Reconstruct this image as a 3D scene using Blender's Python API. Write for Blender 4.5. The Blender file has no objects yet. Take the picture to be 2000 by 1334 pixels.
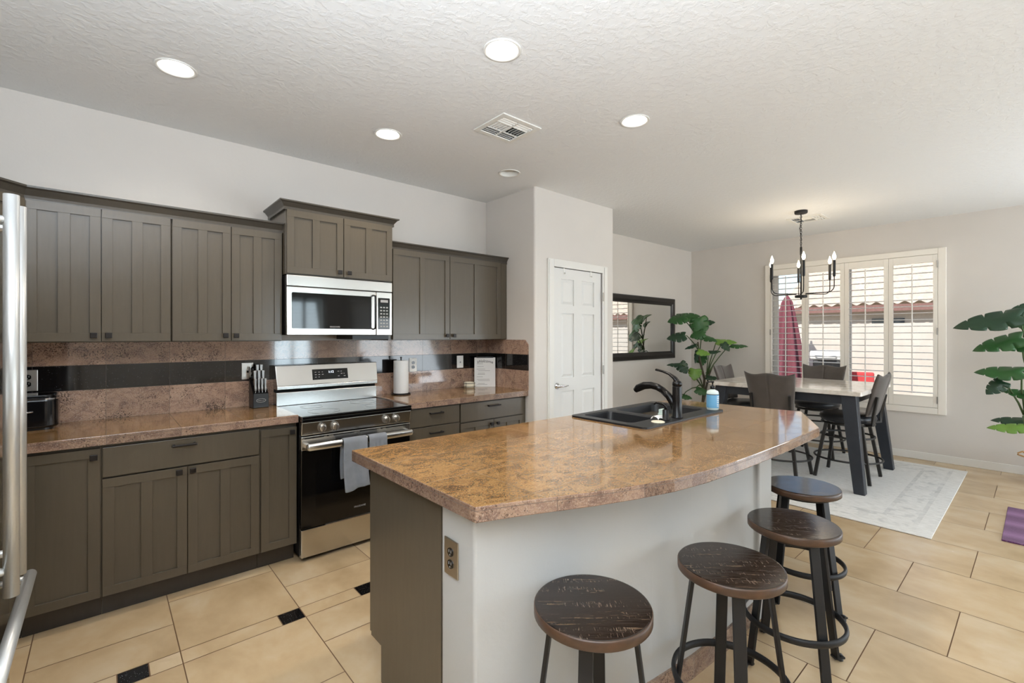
import bpy, bmesh, math, random
from mathutils import Vector, Matrix
R = math.radians
random.seed(7)
S = bpy.context.scene
COL = S.collection

# ---------------------------------------------------------------- camera
FPX, THETA, HORIZON, CAM_H = 908.7, 48.70, 655.75, 1.4295
cam_data = bpy.data.cameras.new('camera')
cam_data.sensor_width = 36.0
cam_data.lens = FPX / 2000.0 * 36.0
cam_data.shift_y = -(667.0 - HORIZON) / 2000.0
cam_data.clip_start = 0.02
cam_data.clip_end = 300
cam = bpy.data.objects.new('camera', cam_data)
COL.objects.link(cam)
cam.location = (0, 0, CAM_H)
cam.rotation_euler = (R(90), 0, -R(90 - THETA))
S.camera = cam

# ---------------------------------------------------------------- world, sun, daylight, exposure
world = bpy.data.worlds.new('sky')
S.world = world
world.use_nodes = True
wt = world.node_tree
sky = wt.nodes.new('ShaderNodeTexSky')
sky.sky_type = 'NISHITA'
sky.sun_disc = False
sky.sun_elevation = R(48)
sky.sun_rotation = R(250)
sky.air_density = 1.0
sky.dust_density = 0.6
wt.links.new(sky.outputs[0], wt.nodes['Background'].inputs[0])
wt.nodes['Background'].inputs[1].default_value = 0.15

def light(name, kind, loc, rot, energy, color, **kw):
    d = bpy.data.lights.new(name, kind)
    d.energy = energy
    d.color = color
    for k, v in kw.items():
        setattr(d, k, v)
    o = bpy.data.objects.new(name, d)
    COL.objects.link(o)
    o.location = loc
    o.rotation_euler = rot
    return o

light('sun', 'SUN', (-10, 3, 12), (R(0), R(-46), R(-8)), 3.9, (1.0, 0.95, 0.87), angle=R(0.6))
# daylight coming in through the glazing of the house: patio door and rear window
light('patio_daylight', 'AREA', (5.45, -3.70, 1.0), (R(90 + 34), 0, R(0)), 66, (0.80, 0.91, 1.0), shape='RECTANGLE', size=2.8, size_y=2.1, spread=R(150))
light('rear_daylight', 'AREA', (3.12, -3.70, 1.45), (R(90 + 20), 0, R(0)), 26, (0.72, 0.89, 1.0), shape='RECTANGLE', size=0.8, size_y=1.5, spread=R(150))

light('side_daylight', 'AREA', (7.45, -2.0, 1.1), (R(90 + 28), 0, R(90)), 38, (0.78, 0.90, 1.0), shape='RECTANGLE', size=1.7, size_y=2.0, spread=R(150))
# added fill lamp aimed up near the camera, brightens ceiling and room
light('ceiling_fill', 'AREA', (-0.25, -0.15, 1.72), (R(180), 0, 0), 124, (0.78, 0.885, 1.0), shape='DISK', size=1.3)
vs = S.view_settings
vs.view_transform = 'Standard'
vs.look = 'None'
vs.gamma = 1.0
vs.use_curve_mapping = False
vs.exposure = 0.70
S.cycles.max_bounces = 10
S.cycles.diffuse_bounces = 5
S.cycles.glossy_bounces = 5
S.cycles.transmission_bounces = 6
S.cycles.caustics_reflective = False
S.cycles.caustics_refractive = False
S.cycles.sample_clamp_indirect = 6.0
S.cycles.use_denoising = True

# ---------------------------------------------------------------- node and material helpers
def lin(c):
    out = []
    for v in c[:3]:
        v = v / 255.0
        out.append(v / 12.92 if v <= 0.04045 else ((v + 0.055) / 1.055) ** 2.4)
    return tuple(out) + (1.0,)

class NT:
    def __init__(self, name):
        self.mat = bpy.data.materials.new(name)
        self.mat.use_nodes = True
        self.t = self.mat.node_tree
        self.b = self.t.nodes['Principled BSDF']
    def n(self, kind, ins=None, **props):
        nd = self.t.nodes.new('ShaderNode' + kind)
        for k, v in props.items():
            setattr(nd, k, v)
        for k, v in (ins or {}).items():
            self.put(nd.inputs[k], v)
        return nd
    def put(self, sock, v):
        if hasattr(v, 'links'):
            self.t.links.new(v, sock)
        else:
            sock.default_value = v
    def m(self, op, a, b=0.0, c=0.0):
        return self.n('Math', {0: a, 1: b, 2: c}, operation=op).outputs[0]
    def noise(self, vec, scale, detail=4, rough=0.6, dist=0.0):
        return self.n('TexNoise', {'Vector': vec, 'Scale': scale, 'Detail': detail, 'Roughness': rough, 'Distortion': dist}).outputs['Fac']
    def ramp(self, fac, stops):
        r = self.n('ValToRGB', {0: fac})
        e = r.color_ramp.elements
        while len(e) < len(stops):
            e.new(0.5)
        for i, (p, c) in enumerate(stops):
            e[i].position = p
            e[i].color = c if len(c) == 4 else tuple(c) + (1,)
        return r.outputs[0]
    def mix(self, fac, a, b, mode='MIX'):
        nd = self.n('MixRGB', {0: fac, 1: a, 2: b}, blend_type=mode)
        return nd.outputs[0]
    def bump(self, h, strength, dist=0.01):
        nd = self.n('Bump', {'Height': h, 'Strength': strength, 'Distance': dist})
        self.t.links.new(nd.outputs[0], self.b.inputs['Normal'])
    def pos(self):
        return self.n('NewGeometry').outputs['Position']
    def obj(self):
        return self.n('TexCoord').outputs['Object']
    def xyz(self, v):
        s = self.n('SeparateXYZ', {0: v})
        return s.outputs[0], s.outputs[1], s.outputs[2]
    def vec(self, x, y, z):
        return self.n('CombineXYZ', {0: x, 1: y, 2: z}).outputs[0]
    def scale(self, v, s):
        return self.n('VectorMath', {0: v, 1: s}, operation='MULTIPLY').outputs[0]
    def set(self, **kw):
        names = dict(color='Base Color', rough='Roughness', metal='Metallic', spec='Specular IOR Level', coat='Coat Weight',
                     coat_rough='Coat Roughness', emit='Emission Color', emit_s='Emission Strength', trans='Transmission Weight', ior='IOR', alpha='Alpha', sheen='Sheen Weight')
        for k, v in kw.items():
            self.put(self.b.inputs[names[k]], v)
        return self

def simple(name, rgb, rough=0.5, metal=0.0, noise=0.0, nscale=20.0, bump=0.0, bscale=60.0, **kw):
    n = NT(name)
    c = lin(rgb)
    if noise or bump:
        v = n.obj()
    if noise:
        f = n.noise(v, nscale, 5)
        a = tuple(x * (1 - noise) for x in c[:3]) + (1,)
        b = tuple(min(1, x * (1 + noise)) for x in c[:3]) + (1,)
        n.set(color=n.ramp(f, [(0.3, a), (0.7, b)]))
    else:
        n.set(color=c)
    n.set(rough=rough, metal=metal, **kw)
    if bump:
        n.bump(n.noise(v, bscale, 3), bump, 0.004)
    return n.mat

M = {}
def wall_paint(name, rgb, bump=0.12, scale=55):
    n = NT(name)
    p = n.pos()
    big = n.noise(p, 1.3, 3)
    c = lin(rgb)
    n.set(color=n.ramp(big, [(0.3, tuple(x * 0.975 for x in c[:3])), (0.7, tuple(min(1, x * 1.025) for x in c[:3]))]), rough=0.62, spec=0.35)
    n.bump(n.noise(p, scale, 3, 0.55), bump, 0.004)
    return n.mat
M['wall'] = wall_paint('greige_wall_paint', (213, 207, 200))
M['island_wall'] = wall_paint('dimmed_wall_paint', (180, 179, 176))  # greige wall paint darkened: dimmer light on the island put into the colour
def ceiling_paint():
    n = NT('knockdown_ceiling')
    p = n.pos()
    f = n.noise(p, 26, 4, 0.6, 0.4)
    h = n.ramp(f, [(0.46, (0, 0, 0)), (0.60, (1, 1, 1))])
    n.set(color=lin((232, 232, 231)), rough=0.75, spec=0.2)
    n.bump(h, 0.25, 0.006)
    return n.mat
M['ceiling'] = ceiling_paint()
M['trim'] = simple('white_trim', (226, 224, 219), 0.38)
M['shutter'] = simple('shutter_white', (240, 234, 224), 0.42)
M['louver'] = simple('louver_white', (236, 233, 228), 0.42)
M['white_plastic'] = simple('white_plastic', (232, 230, 224), 0.4)
M['door'] = simple('door_white', (222, 221, 218), 0.42)

def cabinet_paint(name, rgb):
    n = NT(name)
    v = n.scale(n.pos(), (26, 26, 2.2))
    f = n.noise(v, 3.0, 4)
    c = lin(rgb)
    n.set(color=n.ramp(f, [(0.25, tuple(x * 0.96 for x in c[:3])), (0.75, tuple(x * 1.04 for x in c[:3]))]), rough=0.24, spec=0.5)
    n.bump(f, 0.015, 0.002)
    return n.mat
M['cab'] = cabinet_paint('taupe_grey_cabinet', (86, 78, 66))
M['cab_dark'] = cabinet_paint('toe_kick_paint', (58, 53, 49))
M['crown'] = cabinet_paint('crown_paint', (72, 67, 60))
M['bronze'] = simple('oil_rubbed_bronze', (42, 38, 36), 0.38, 0.6)

def granite(name, tones, pitch, ox, oy, seam_z=None, dark=0.5, bands=False, roughness=0.09, sx=0.0013):
    n = NT(name)
    p = n.pos()
    x, y, z = n.xyz(p)
    fx = n.m('DIVIDE', n.m('SUBTRACT', x, ox), pitch)
    fy = n.m('DIVIDE', n.m('SUBTRACT', y, oy), pitch)
    tid = n.vec(n.m('FLOOR', fx), n.m('FLOOR', fy), 0.0)
    wn = n.n('TexWhiteNoise', {'Vector': tid}, noise_dimensions='3D')
    off = n.n('VectorMath', {0: wn.outputs['Color'], 1: (7.0, 7.0, 7.0)}, operation='MULTIPLY').outputs[0]
    q = n.n('VectorMath', {0: p, 1: off}, operation='ADD').outputs[0]
    base = n.noise(n.scale(q, (1.0, 1.5, 1.5)), 11.0, 9, 0.72, 0.8)
    col = n.ramp(base, [(0.28, lin(tones[0])), (0.44, lin(tones[1])), (0.56, lin(tones[2])), (0.72, lin(tones[3]))])
    fine = n.noise(q, 190, 3, 0.7)
    col = n.mix(n.ramp(fine, [(0.53, (0, 0, 0)), (0.62, (0.8, 0.8, 0.8))]), col, lin(tones[4]))
    patch = n.noise(q, 5.5, 3, 0.5, 0.8)
    spk = n.noise(q, 135, 4, 0.7, 0.3)
    thr = n.m('ADD', spk, n.m('MULTIPLY', n.m('SUBTRACT', patch, 0.5), 0.5))
    col = n.mix(n.ramp(thr, [(0.575, (0, 0, 0)), (0.635, (dark, dark, dark))]), col, lin((44, 34, 30)))
    lum = n.m('ADD', n.m('MULTIPLY', wn.outputs['Value'], 0.30), 0.85)
    col = n.mix(1.0, col, n.vec(lum, lum, lum), 'MULTIPLY')
    def line(f):
        fr = n.m('FRACT', f)
        d = n.m('MINIMUM', fr, n.m('SUBTRACT', 1.0, fr))
        return n.m('LESS_THAN', d, sx / pitch)
    seam = line(fx)
    if oy > -50:
        seam = n.m('MAXIMUM', seam, line(fy))
    if seam_z is not None:
        seam = n.m('MAXIMUM', seam, n.m('LESS_THAN', n.m('ABSOLUTE', n.m('SUBTRACT', z, seam_z)), 0.0013))
    if bands:
        sp = n.n('TexVoronoi', {'Vector': p, 'Scale': 95.0}).outputs['Distance']
        star = n.ramp(sp, [(0.05, lin((150, 150, 160))), (0.13, lin((14, 13, 14)))])
        inb = n.m('MULTIPLY', n.m('GREATER_THAN', z, 1.111), n.m('LESS_THAN', z, 1.257))
        col = n.mix(inb, col, star)
        for zz in (1.111, 1.257):
            seam = n.m('MAXIMUM', seam, n.m('LESS_THAN', n.m('ABSOLUTE', n.m('SUBTRACT', z, zz)), 0.0013))
    col = n.mix(n.m('MULTIPLY', seam, 0.7), col, lin((70, 52, 40)))
    n.set(color=col, rough=n.m('ADD', n.m('MULTIPLY', seam, 0.4), roughness), spec=0.6, coat=0.25, coat_rough=0.04)
    return n.mat
WARM_LIT = [(90, 62, 38), (128, 92, 54), (157, 118, 73), (122, 85, 51), (174, 143, 102)]  # rose stone with the gold of the warm downlights put into its colour
PINK = [(110, 88, 78), (146, 116, 100), (174, 142, 120), (136, 106, 90), (190, 166, 148)]
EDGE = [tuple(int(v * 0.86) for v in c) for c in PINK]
M['granite_top'] = granite('warm_lit_granite_tile', WARM_LIT, 0.307, 0.012, 3.40)
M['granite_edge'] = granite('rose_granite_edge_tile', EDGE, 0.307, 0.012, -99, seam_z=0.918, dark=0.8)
M['island_top'] = granite('warm_lit_granite_island_tile', WARM_LIT, 0.309, 1.025, 1.062)
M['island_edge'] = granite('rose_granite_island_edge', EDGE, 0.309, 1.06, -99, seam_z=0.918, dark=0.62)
M['splash'] = granite('rose_granite_backsplash', PINK, 0.309, 0.012, -99, dark=0.85, bands=True, roughness=0.07)
M['splash_side'] = granite('rose_granite_side_splash', PINK, 0.309, 0.2, 3.40, dark=0.7, bands=True, roughness=0.07)

def tile_mat():
    n = NT('beige_floor_tile')
    at = n.n('Attribute', attribute_name='tint').outputs['Fac']
    p = n.pos()
    q = n.n('VectorMath', {0: p, 1: n.n('VectorMath', {0: n.vec(at, n.m('MULTIPLY', at, 3.7), at), 1: (19.0, 19.0, 19.0)}, operation='MULTIPLY').outputs[0]}, operation='ADD').outputs[0]
    f = n.noise(n.scale(q, (1.5, 1.0, 1)), 2.6, 5, 0.55, 0.25)
    col = n.ramp(f, [(0.22, lin((180, 152, 114))), (0.5, lin((201, 174, 136))), (0.78, lin((214, 193, 162)))])
    g = n.m('ADD', n.m('MULTIPLY', at, 0.12), 0.92)
    col = n.mix(1.0, col, n.vec(g, g, g), 'MULTIPLY')
    n.set(color=col, rough=n.m('ADD', n.m('MULTIPLY', f, 0.14), 0.17), spec=0.75)
    return n.mat
M['tile'] = tile_mat()
M['grout'] = simple('brown_grout', (112, 84, 58), 0.85)
def galaxy():
    n = NT('black_galaxy_inset')
    sp = n.n('TexVoronoi', {'Vector': n.pos(), 'Scale': 140.0}).outputs['Distance']
    n.set(color=n.ramp(sp, [(0.08, lin((150, 150, 150))), (0.16, lin((16, 14, 14)))]), rough=0.12)
    return n.mat
M['galaxy'] = galaxy()

def brushed(name, rgb, rough, axis=(2, 2, 90), strength=0.12):
    n = NT(name)
    f = n.noise(n.scale(n.obj(), axis), 6, 1)
    n.set(color=lin(rgb), metal=1.0, rough=n.m('ADD', n.m('MULTIPLY', f, strength), rough))
    return n.mat
M['steel'] = brushed('brushed_stainless', (200, 198, 194), 0.2, (3, 3, 260), 0.05)
M['steel_dark'] = brushed('dark_stainless', (150, 148, 146), 0.25)
M['chrome'] = simple('polished_chrome', (214, 214, 216), 0.12, 1.0)
M['satin'] = simple('satin_aluminium', (200, 200, 198), 0.36, 0.7)
M['fridge_steel'] = brushed('fridge_stainless', (190, 188, 184), 0.10, (2, 2, 60), 0.04)
M['black_glass'] = simple('black_glass', (9, 9, 10), 0.05, spec=0.4)
M['oven_glass'] = simple('oven_door_glass', (12, 11, 11), 0.08, spec=0.5)
M['black'] = simple('black_enamel', (20, 19, 19), 0.35)
M['black_gloss'] = simple('gloss_black_plastic', (14, 14, 16), 0.14)
M['black_matte'] = simple('matte_black_metal', (26, 25, 26), 0.5, 0.2)
M['sink'] = simple('black_composite', (26, 27, 30), 0.42, noise=0.15, nscale=200)
M['faucet'] = simple('dark_bronze_faucet', (24, 22, 22), 0.27, 0.35)
M['void'] = simple('dark_recess', (8, 8, 8), 0.9)
M['mirror_glass'] = simple('mirror_silver', (238, 240, 240), 0.01, 1.0)
M['mirror_frame'] = simple('pewter_black_frame', (66, 64, 63), 0.3, 0.85)
def glass():
    n = NT('window_glass')
    n.set(color=(1, 1, 1, 1), rough=0.0, ior=1.45)
    tr = n.n('BsdfTransparent', {0: (0.97, 0.98, 0.98, 1)})
    gl = n.n('BsdfGlossy', {'Roughness': 0.01})
    fr = n.n('Fresnel', {'IOR': 1.3})
    mx = n.n('MixShader', {0: fr.outputs[0], 1: tr.outputs[0], 2: gl.outputs[0]})
    n.t.links.new(mx.outputs[0], n.t.nodes['Material Output'].inputs[0])
    return n.mat
M['glass'] = glass()
def emit(name, rgb, s):
    n = NT(name)
    n.set(color=(0.9, 0.9, 0.9, 1), emit=lin(rgb), emit_s=s)
    return n.mat
M['lamp_lens'] = emit('lit_lamp_lens', (255, 250, 240), 6.0)
M['bulb'] = emit('lit_candle_bulb', (255, 226, 180), 20.0)
M['digits'] = emit('display_digits', (225, 240, 255), 1.3)
def cloth(name, rgb, rgb2, scale=900, rough=0.9, bump=0.35):
    n = NT(name)
    v = n.obj()
    f = n.noise(v, scale, 2)
    g = n.noise(v, 14, 4)
    col = n.mix(g, lin(rgb), lin(rgb2))
    n.set(color=col, rough=rough, spec=0.2, sheen=0.3)
    n.bump(f, bump, 0.002)
    return n.mat
M['towel'] = cloth('grey_terry', (138, 141, 147), (108, 111, 117), 320)
M['paper'] = cloth('white_paper', (236, 235, 232), (226, 225, 222), 300, 0.9, 0.15)
M['chair_fabric'] = cloth('brown_grey_suede', (92, 84, 78), (74, 67, 62), 500, 0.5, 0.25)
M['leather'] = simple('black_leather', (30, 31, 35), 0.33, noise=0.2, nscale=30, bump=0.15, bscale=220)
M['table_leg'] = simple('slate_painted_legs', (38, 42, 49), 0.42, noise=0.12, nscale=18)
M['chair_metal'] = simple('pewter_chair_metal', (62, 60, 58), 0.36, 0.7)
def marble():
    n = NT('cream_marble')
    f = n.noise(n.obj(), 3.2, 8, 0.6, 2.2)
    n.set(color=n.ramp(f, [(0.35, lin((196, 184, 170))), (0.5, lin((226, 219, 209))), (0.7, lin((236, 231, 223)))]), rough=0.1)
    return n.mat
M['marble'] = marble()
def stool_wood(name, mult):
    n = NT(name)
    o = n.obj()
    rnd = n.n('ObjectInfo').outputs['Random']
    q = n.n('VectorMath', {0: o, 1: n.vec(n.m('MULTIPLY', rnd, 9.0), n.m('MULTIPLY', rnd, 5.0), 0.0)}, operation='ADD').outputs[0]
    x, y, z = n.xyz(o)
    grain = n.noise(n.scale(q, (2.2, 24, 6)), 3.0, 5, 0.65, 0.15)
    col = n.ramp(grain, [(0.3, lin((18, 13, 11))), (0.55, lin((38, 27, 21))), (0.8, lin((66, 46, 34)))])
    wear = n.noise(n.scale(q, (1.6, 15, 3)), 7.0, 5, 0.75)
    zone = n.noise(n.scale(q, (2.0, 13, 2)), 1.4, 2)
    w = n.m('MULTIPLY', n.ramp(wear, [(0.56, (0, 0, 0)), (0.68, (1, 1, 1))]), n.ramp(zone, [(0.48, (0, 0, 0)), (0.62, (1, 1, 1))]))
    col = n.mix(n.m('MULTIPLY', w, 0.75), col, lin((150, 122, 92)))
    saw = n.noise(n.scale(q, (120, 12, 10)), 3.0, 2)
    sw = n.m('MULTIPLY', n.ramp(saw, [(0.6, (0, 0, 0)), (0.68, (1, 1, 1))]), n.ramp(n.noise(n.scale(q, (1.2, 20, 1)), 2.0, 1), [(0.52, (0, 0, 0)), (0.58, (1, 1, 1))]))
    col = n.mix(n.m('MULTIPLY', sw, 0.45), col, lin((150, 130, 110)))
    fr = n.m('FRACT', n.m('DIVIDE', n.m('ADD', y, 0.5), 0.119))
    seam = n.m('LESS_THAN', n.m('ABSOLUTE', n.m('SUBTRACT', fr, 0.5)), 0.012)
    col = n.mix(n.m('MULTIPLY', seam, 0.7), col, lin((16, 12, 10)))
    n.set(color=col, rough=n.m('ADD', n.m('MULTIPLY', grain, 0.16), 0.07), spec=0.7)
    n.bump(n.m('ADD', grain, n.m('MULTIPLY', w, 0.4)), 0.12, 0.003)
    return n.mat
M['stool_top'] = stool_wood('distressed_dark_wood', 1)
M['stool_edge'] = simple('worn_brown_wood_edge', (74, 52, 37), 0.38, noise=0.3, nscale=16)
def rug_mat():
    n = NT('pale_distressed_rug')
    p = n.pos()
    x, y, z = n.xyz(p)
    f = n.noise(n.scale(p, (60, 14, 1)), 1.0, 5, 0.75)
    g = n.noise(n.scale(p, (2.2, 2.2, 1)), 2.0, 6, 0.7, 1.2)
    col = n.ramp(f, [(0.3, lin((206, 204, 199))), (0.55, lin((230, 228, 224))), (0.75, lin((240, 238, 235)))])
    ex = n.m('MINIMUM', n.m('SUBTRACT', x, 4.36), n.m('SUBTRACT', 6.80, x))
    ed = n.m('MINIMUM', ex, n.m('SUBTRACT', y, 0.51))
    def band(a, b):
        return n.m('MULTIPLY', n.m('GREATER_THAN', ed, a), n.m('LESS_THAN', ed, b))
    bands = n.m('ADD', n.m('ADD', band(0.10, 0.13), band(0.30, 0.33)), n.m('MULTIPLY', band(0.13, 0.30), n.ramp(n.noise(n.scale(p, (9, 9, 1)), 1.0, 2), [(0.5, (0, 0, 0)), (0.56, (1, 1, 1))])))
    fade = n.ramp(g, [(0.42, (0.1, 0.1, 0.1)), (0.62, (0.75, 0.75, 0.75))])
    col = n.mix(n.m('MULTIPLY', n.m('MINIMUM', bands, 1.0), n.m('MULTIPLY', fade, 0.6)), col, lin((164, 164, 162)))
    n.set(color=col, rough=0.95, spec=0.1)
    n.bump(f, 0.25, 0.004)
    return n.mat
M['rug'] = rug_mat()
def mat_purple():
    n = NT('purple_woven_mat')
    p = n.pos()
    x, y, z = n.xyz(p)
    w = n.n('TexWave', {'Vector': n.scale(p, (26, 40, 1)), 'Scale': 1.0, 'Distortion': 5.0, 'Detail': 2.0}).outputs['Fac']
    st = n.m('FRACT', n.m('MULTIPLY', x, 3.4))
    base = n.ramp(st, [(0.2, lin((86, 40, 84))), (0.5, lin((140, 96, 140))), (0.85, lin((92, 46, 92)))])
    col = n.mix(n.m('MULTIPLY', w, 0.5), base, lin((176, 150, 172)))
    n.set(color=col, rough=0.95)
    n.bump(w, 0.4, 0.004)
    return n.mat
M['purple'] = mat_purple()
def leaf_mat(name, a, b):
    n = NT(name)
    f = n.noise(n.obj(), 9, 3)
    n.set(color=n.mix(f, lin(a), lin(b)), rough=0.34, spec=0.45)
    return n.mat
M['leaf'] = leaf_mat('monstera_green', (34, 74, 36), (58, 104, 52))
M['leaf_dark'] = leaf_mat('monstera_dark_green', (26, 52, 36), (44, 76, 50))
M['leaf_light'] = leaf_mat('monstera_young_green', (96, 138, 52), (124, 160, 72))
M['stem'] = simple('plant_stem', (64, 84, 44), 0.5, noise=0.3)
M['trunk'] = simple('plant_trunk', (74, 66, 48), 0.7, noise=0.4)
M['pot'] = simple('pale_ceramic_pot', (206, 200, 190), 0.5)
M['basket'] = simple('woven_basket', (170, 128, 80), 0.8, noise=0.3, nscale=60, bump=0.6, bscale=120)
M['soap'] = simple('pale_liquid_bottle', (214, 226, 222), 0.15)
M['label_blue'] = simple('blue_label', (108, 168, 206), 0.45)
M['ink'] = simple('dark_ink', (40, 40, 42), 0.6)
M['grey_ink'] = simple('grey_ink', (168, 166, 164), 0.6)
M['cream'] = simple('cream_ceramic', (226, 216, 192), 0.4)
M['sponge'] = simple('pale_green_block', (196, 212, 204), 0.7)
M['nickel'] = simple('satin_nickel', (178, 174, 168), 0.3, 1.0)
M['stucco'] = simple('tan_stucco', (186, 176, 164), 0.9, noise=0.06, bump=0.3, bscale=90)
M['block'] = simple('beige_block_wall', (196, 187, 176), 0.9, noise=0.07, nscale=5)
M['roof'] = simple('pale_clay_roof_tile', (204, 186, 168), 0.8, noise=0.12, nscale=9)
M['roof_edge'] = simple('terracotta_edge', (124, 90, 82), 0.8, noise=0.15)
M['gravel'] = simple('desert_gravel', (196, 180, 160), 0.95, noise=0.15, nscale=60)
M['burgundy'] = simple('burgundy_canvas', (112, 56, 66), 0.85, noise=0.12)
M['red'] = simple('red_cushion', (196, 64, 66), 0.8)
M['dark_window'] = simple('dark_house_window', (60, 68, 76), 0.15)
# ---------------------------------------------------------------- mesh builder
class MB:
    """collects shapes in world (or local) space and links them as one mesh object"""
    def __init__(self):
        self.bm = bmesh.new()
    def verts(self, pts):
        return [self.bm.verts.new(p) for p in pts]
    def face(self, vs, mi=0, smooth=False):
        try:
            f = self.bm.faces.new(vs)
        except ValueError:
            return None
        f.material_index = mi
        f.smooth = smooth
        return f
    def box(self, x0, x1, y0, y1, z0, z1, mi=0, mat=None):
        c = [(x0, y0, z0), (x1, y0, z0), (x1, y1, z0), (x0, y1, z0), (x0, y0, z1), (x1, y0, z1), (x1, y1, z1), (x0, y1, z1)]
        if mat is not None:
            c = [mat @ Vector(p) for p in c]
        v = self.verts(c)
        for q in ((0, 3, 2, 1), (4, 5, 6, 7), (0, 1, 5, 4), (1, 2, 6, 5), (2, 3, 7, 6), (3, 0, 4, 7)):
            self.face([v[i] for i in q], mi)
        return self
    def hexa(self, c, mi=0):
        v = self.verts(c)
        for q in ((0, 3, 2, 1), (4, 5, 6, 7), (0, 1, 5, 4), (1, 2, 6, 5), (2, 3, 7, 6), (3, 0, 4, 7)):
            self.face([v[i] for i in q], mi)
        return self
    def prism(self, poly, z0, z1, mi=0, mi_side=None, axis='z'):
        def P(a, b, c):
            return (a, b, c) if axis == 'z' else ((a, c, b) if axis == 'y' else (c, a, b))
        lo = self.verts([P(a, b, z0) for a, b in poly])
        hi = self.verts([P(a, b, z1) for a, b in poly])
        self.face(lo[::-1], mi)
        self.face(hi, mi)
        n = len(poly)
        for i in range(n):
            self.face([lo[i], lo[(i + 1) % n], hi[(i + 1) % n], hi[i]], mi if mi_side is None else mi_side)
        return self
    def lathe(self, prof, loc=(0, 0, 0), seg=32, mi=0, mat=None, smooth=True, cap=True):
        rows = []
        M4 = mat or Matrix.Identity(4)
        for r, z in prof:
            row = []
            if r < 1e-6:
                row = [self.bm.verts.new(M4 @ Vector((0, 0, z)) + Vector(loc))] * seg
            else:
                for i in range(seg):
                    a = 2 * math.pi * i / seg
                    row.append(self.bm.verts.new(M4 @ Vector((r * math.cos(a), r * math.sin(a), z)) + Vector(loc)))
            rows.append(row)
        for j in range(len(rows) - 1):
            for i in range(seg):
                q = [rows[j][i], rows[j][(i + 1) % seg], rows[j + 1][(i + 1) % seg], rows[j + 1][i]]
                q2 = []
                for v in q:
                    if v not in q2:
                        q2.append(v)
                if len(q2) > 2:
                    self.face(q2, mi, smooth)
        if cap:
            if prof[0][0] > 1e-6:
                self.face(rows[0][::-1], mi)
            if prof[-1][0] > 1e-6:
                self.face(rows[-1], mi)
        return self
    def tube(self, pts, r, seg=10, mi=0, smooth=True, caps=True, closed=False, flat=None):
        pts = [Vector(p) for p in pts]
        n = len(pts)
        rs = r if isinstance(r, (list, tuple)) else [r] * n
        up = None
        rings = []
        for i in range(n):
            a = pts[(i - 1) % n] if (closed or i > 0) else pts[i]
            b = pts[(i + 1) % n] if (closed or i < n - 1) else pts[i]
            t = (b - a).normalized()
            if up is None:
                up = Vector((0, 0, 1)) if abs(t.z) < 0.9 else Vector((1, 0, 0))
            side = t.cross(up)
            if side.length < 1e-6:
                side = t.cross(Vector((0, 1, 0)))
            side.normalize()
            up2 = side.cross(t).normalized()
            if not (abs(t.z) < 0.9):
                up = up2
            fx, fy = flat or (1, 1)
            rings.append([self.bm.verts.new(pts[i] + side * (rs[i] * fx * math.cos(2 * math.pi * k / seg + (math.pi / seg if seg == 4 else 0))) + up2 * (rs[i] * fy * math.sin(2 * math.pi * k / seg + (math.pi / seg if seg == 4 else 0)))) for k in range(seg)])
        m = n if closed else n - 1
        for i in range(m):
            A, B = rings[i], rings[(i + 1) % n]
            for k in range(seg):
                self.face([A[k], A[(k + 1) % seg], B[(k + 1) % seg], B[k]], mi, smooth)
        if caps and not closed:
            self.face(rings[0][::-1], mi)
            self.face(rings[-1], mi)
        return self
    def ring(self, c, R_, r, seg=40, cs=8, mi=0, mat=None, flat=None):
        pts = []
        for i in range(seg):
            a = 2 * math.pi * i / seg
            p = Vector((R_ * math.cos(a), R_ * math.sin(a), 0))
            if mat is not None:
                p = mat @ p
            pts.append(p + Vector(c))
        return self.tube(pts, r, cs, mi, True, False, True, flat)
    def grid(self, fn, nu, nv, mi=0, smooth=True):
        g = [[self.bm.verts.new(fn(i / nu, j / nv)) for j in range(nv + 1)] for i in range(nu + 1)]
        for i in range(nu):
            for j in range(nv):
                self.face([g[i][j], g[i + 1][j], g[i + 1][j + 1], g[i][j + 1]], mi, smooth)
        return self
    def plate(self, outer, holes, z, mi=0, flip=False):
        """flat polygon with holes at height z; returns nothing"""
        es = []
        for loop in [outer] + holes:
            v = self.verts([(a, b, z) for a, b in loop])
            for i in range(len(v)):
                es.append(self.bm.edges.new((v[i], v[(i + 1) % len(v)])))
        g = bmesh.ops.triangle_fill(self.bm, use_beauty=True, use_dissolve=False, edges=es)
        for f in g['geom']:
            if isinstance(f, bmesh.types.BMFace):
                f.material_index = mi
                f.normal_update()
                if (f.normal.z < 0) != flip:
                    f.normal_flip()
        return self
    def build(self, name, mats, parent=None, bevel=0.0, solid=0.0, subsurf=0, segs=2, weld=0.0):
        bm = self.bm
        if weld:
            bmesh.ops.remove_doubles(bm, verts=bm.verts, dist=weld)
        bmesh.ops.recalc_face_normals(bm, faces=bm.faces)
        if parent is not None:
            off = -Vector(parent['_o'] if '_o' in parent else (0, 0, 0))
            bmesh.ops.translate(bm, verts=bm.verts, vec=off)
        me = bpy.data.meshes.new(name)
        bm.to_mesh(me)
        bm.free()
        for m in (mats if isinstance(mats, (list, tuple)) else [mats]):
            me.materials.append(M[m] if isinstance(m, str) else m)
        o = bpy.data.objects.new(name, me)
        COL.objects.link(o)
        if parent is not None:
            o.parent = parent
        if solid:
            md = o.modifiers.new('solid', 'SOLIDIFY')
            md.thickness = solid
            md.offset = 0
        if subsurf:
            md = o.modifiers.new('sub', 'SUBSURF')
            md.levels = subsurf
            md.render_levels = subsurf
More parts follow.
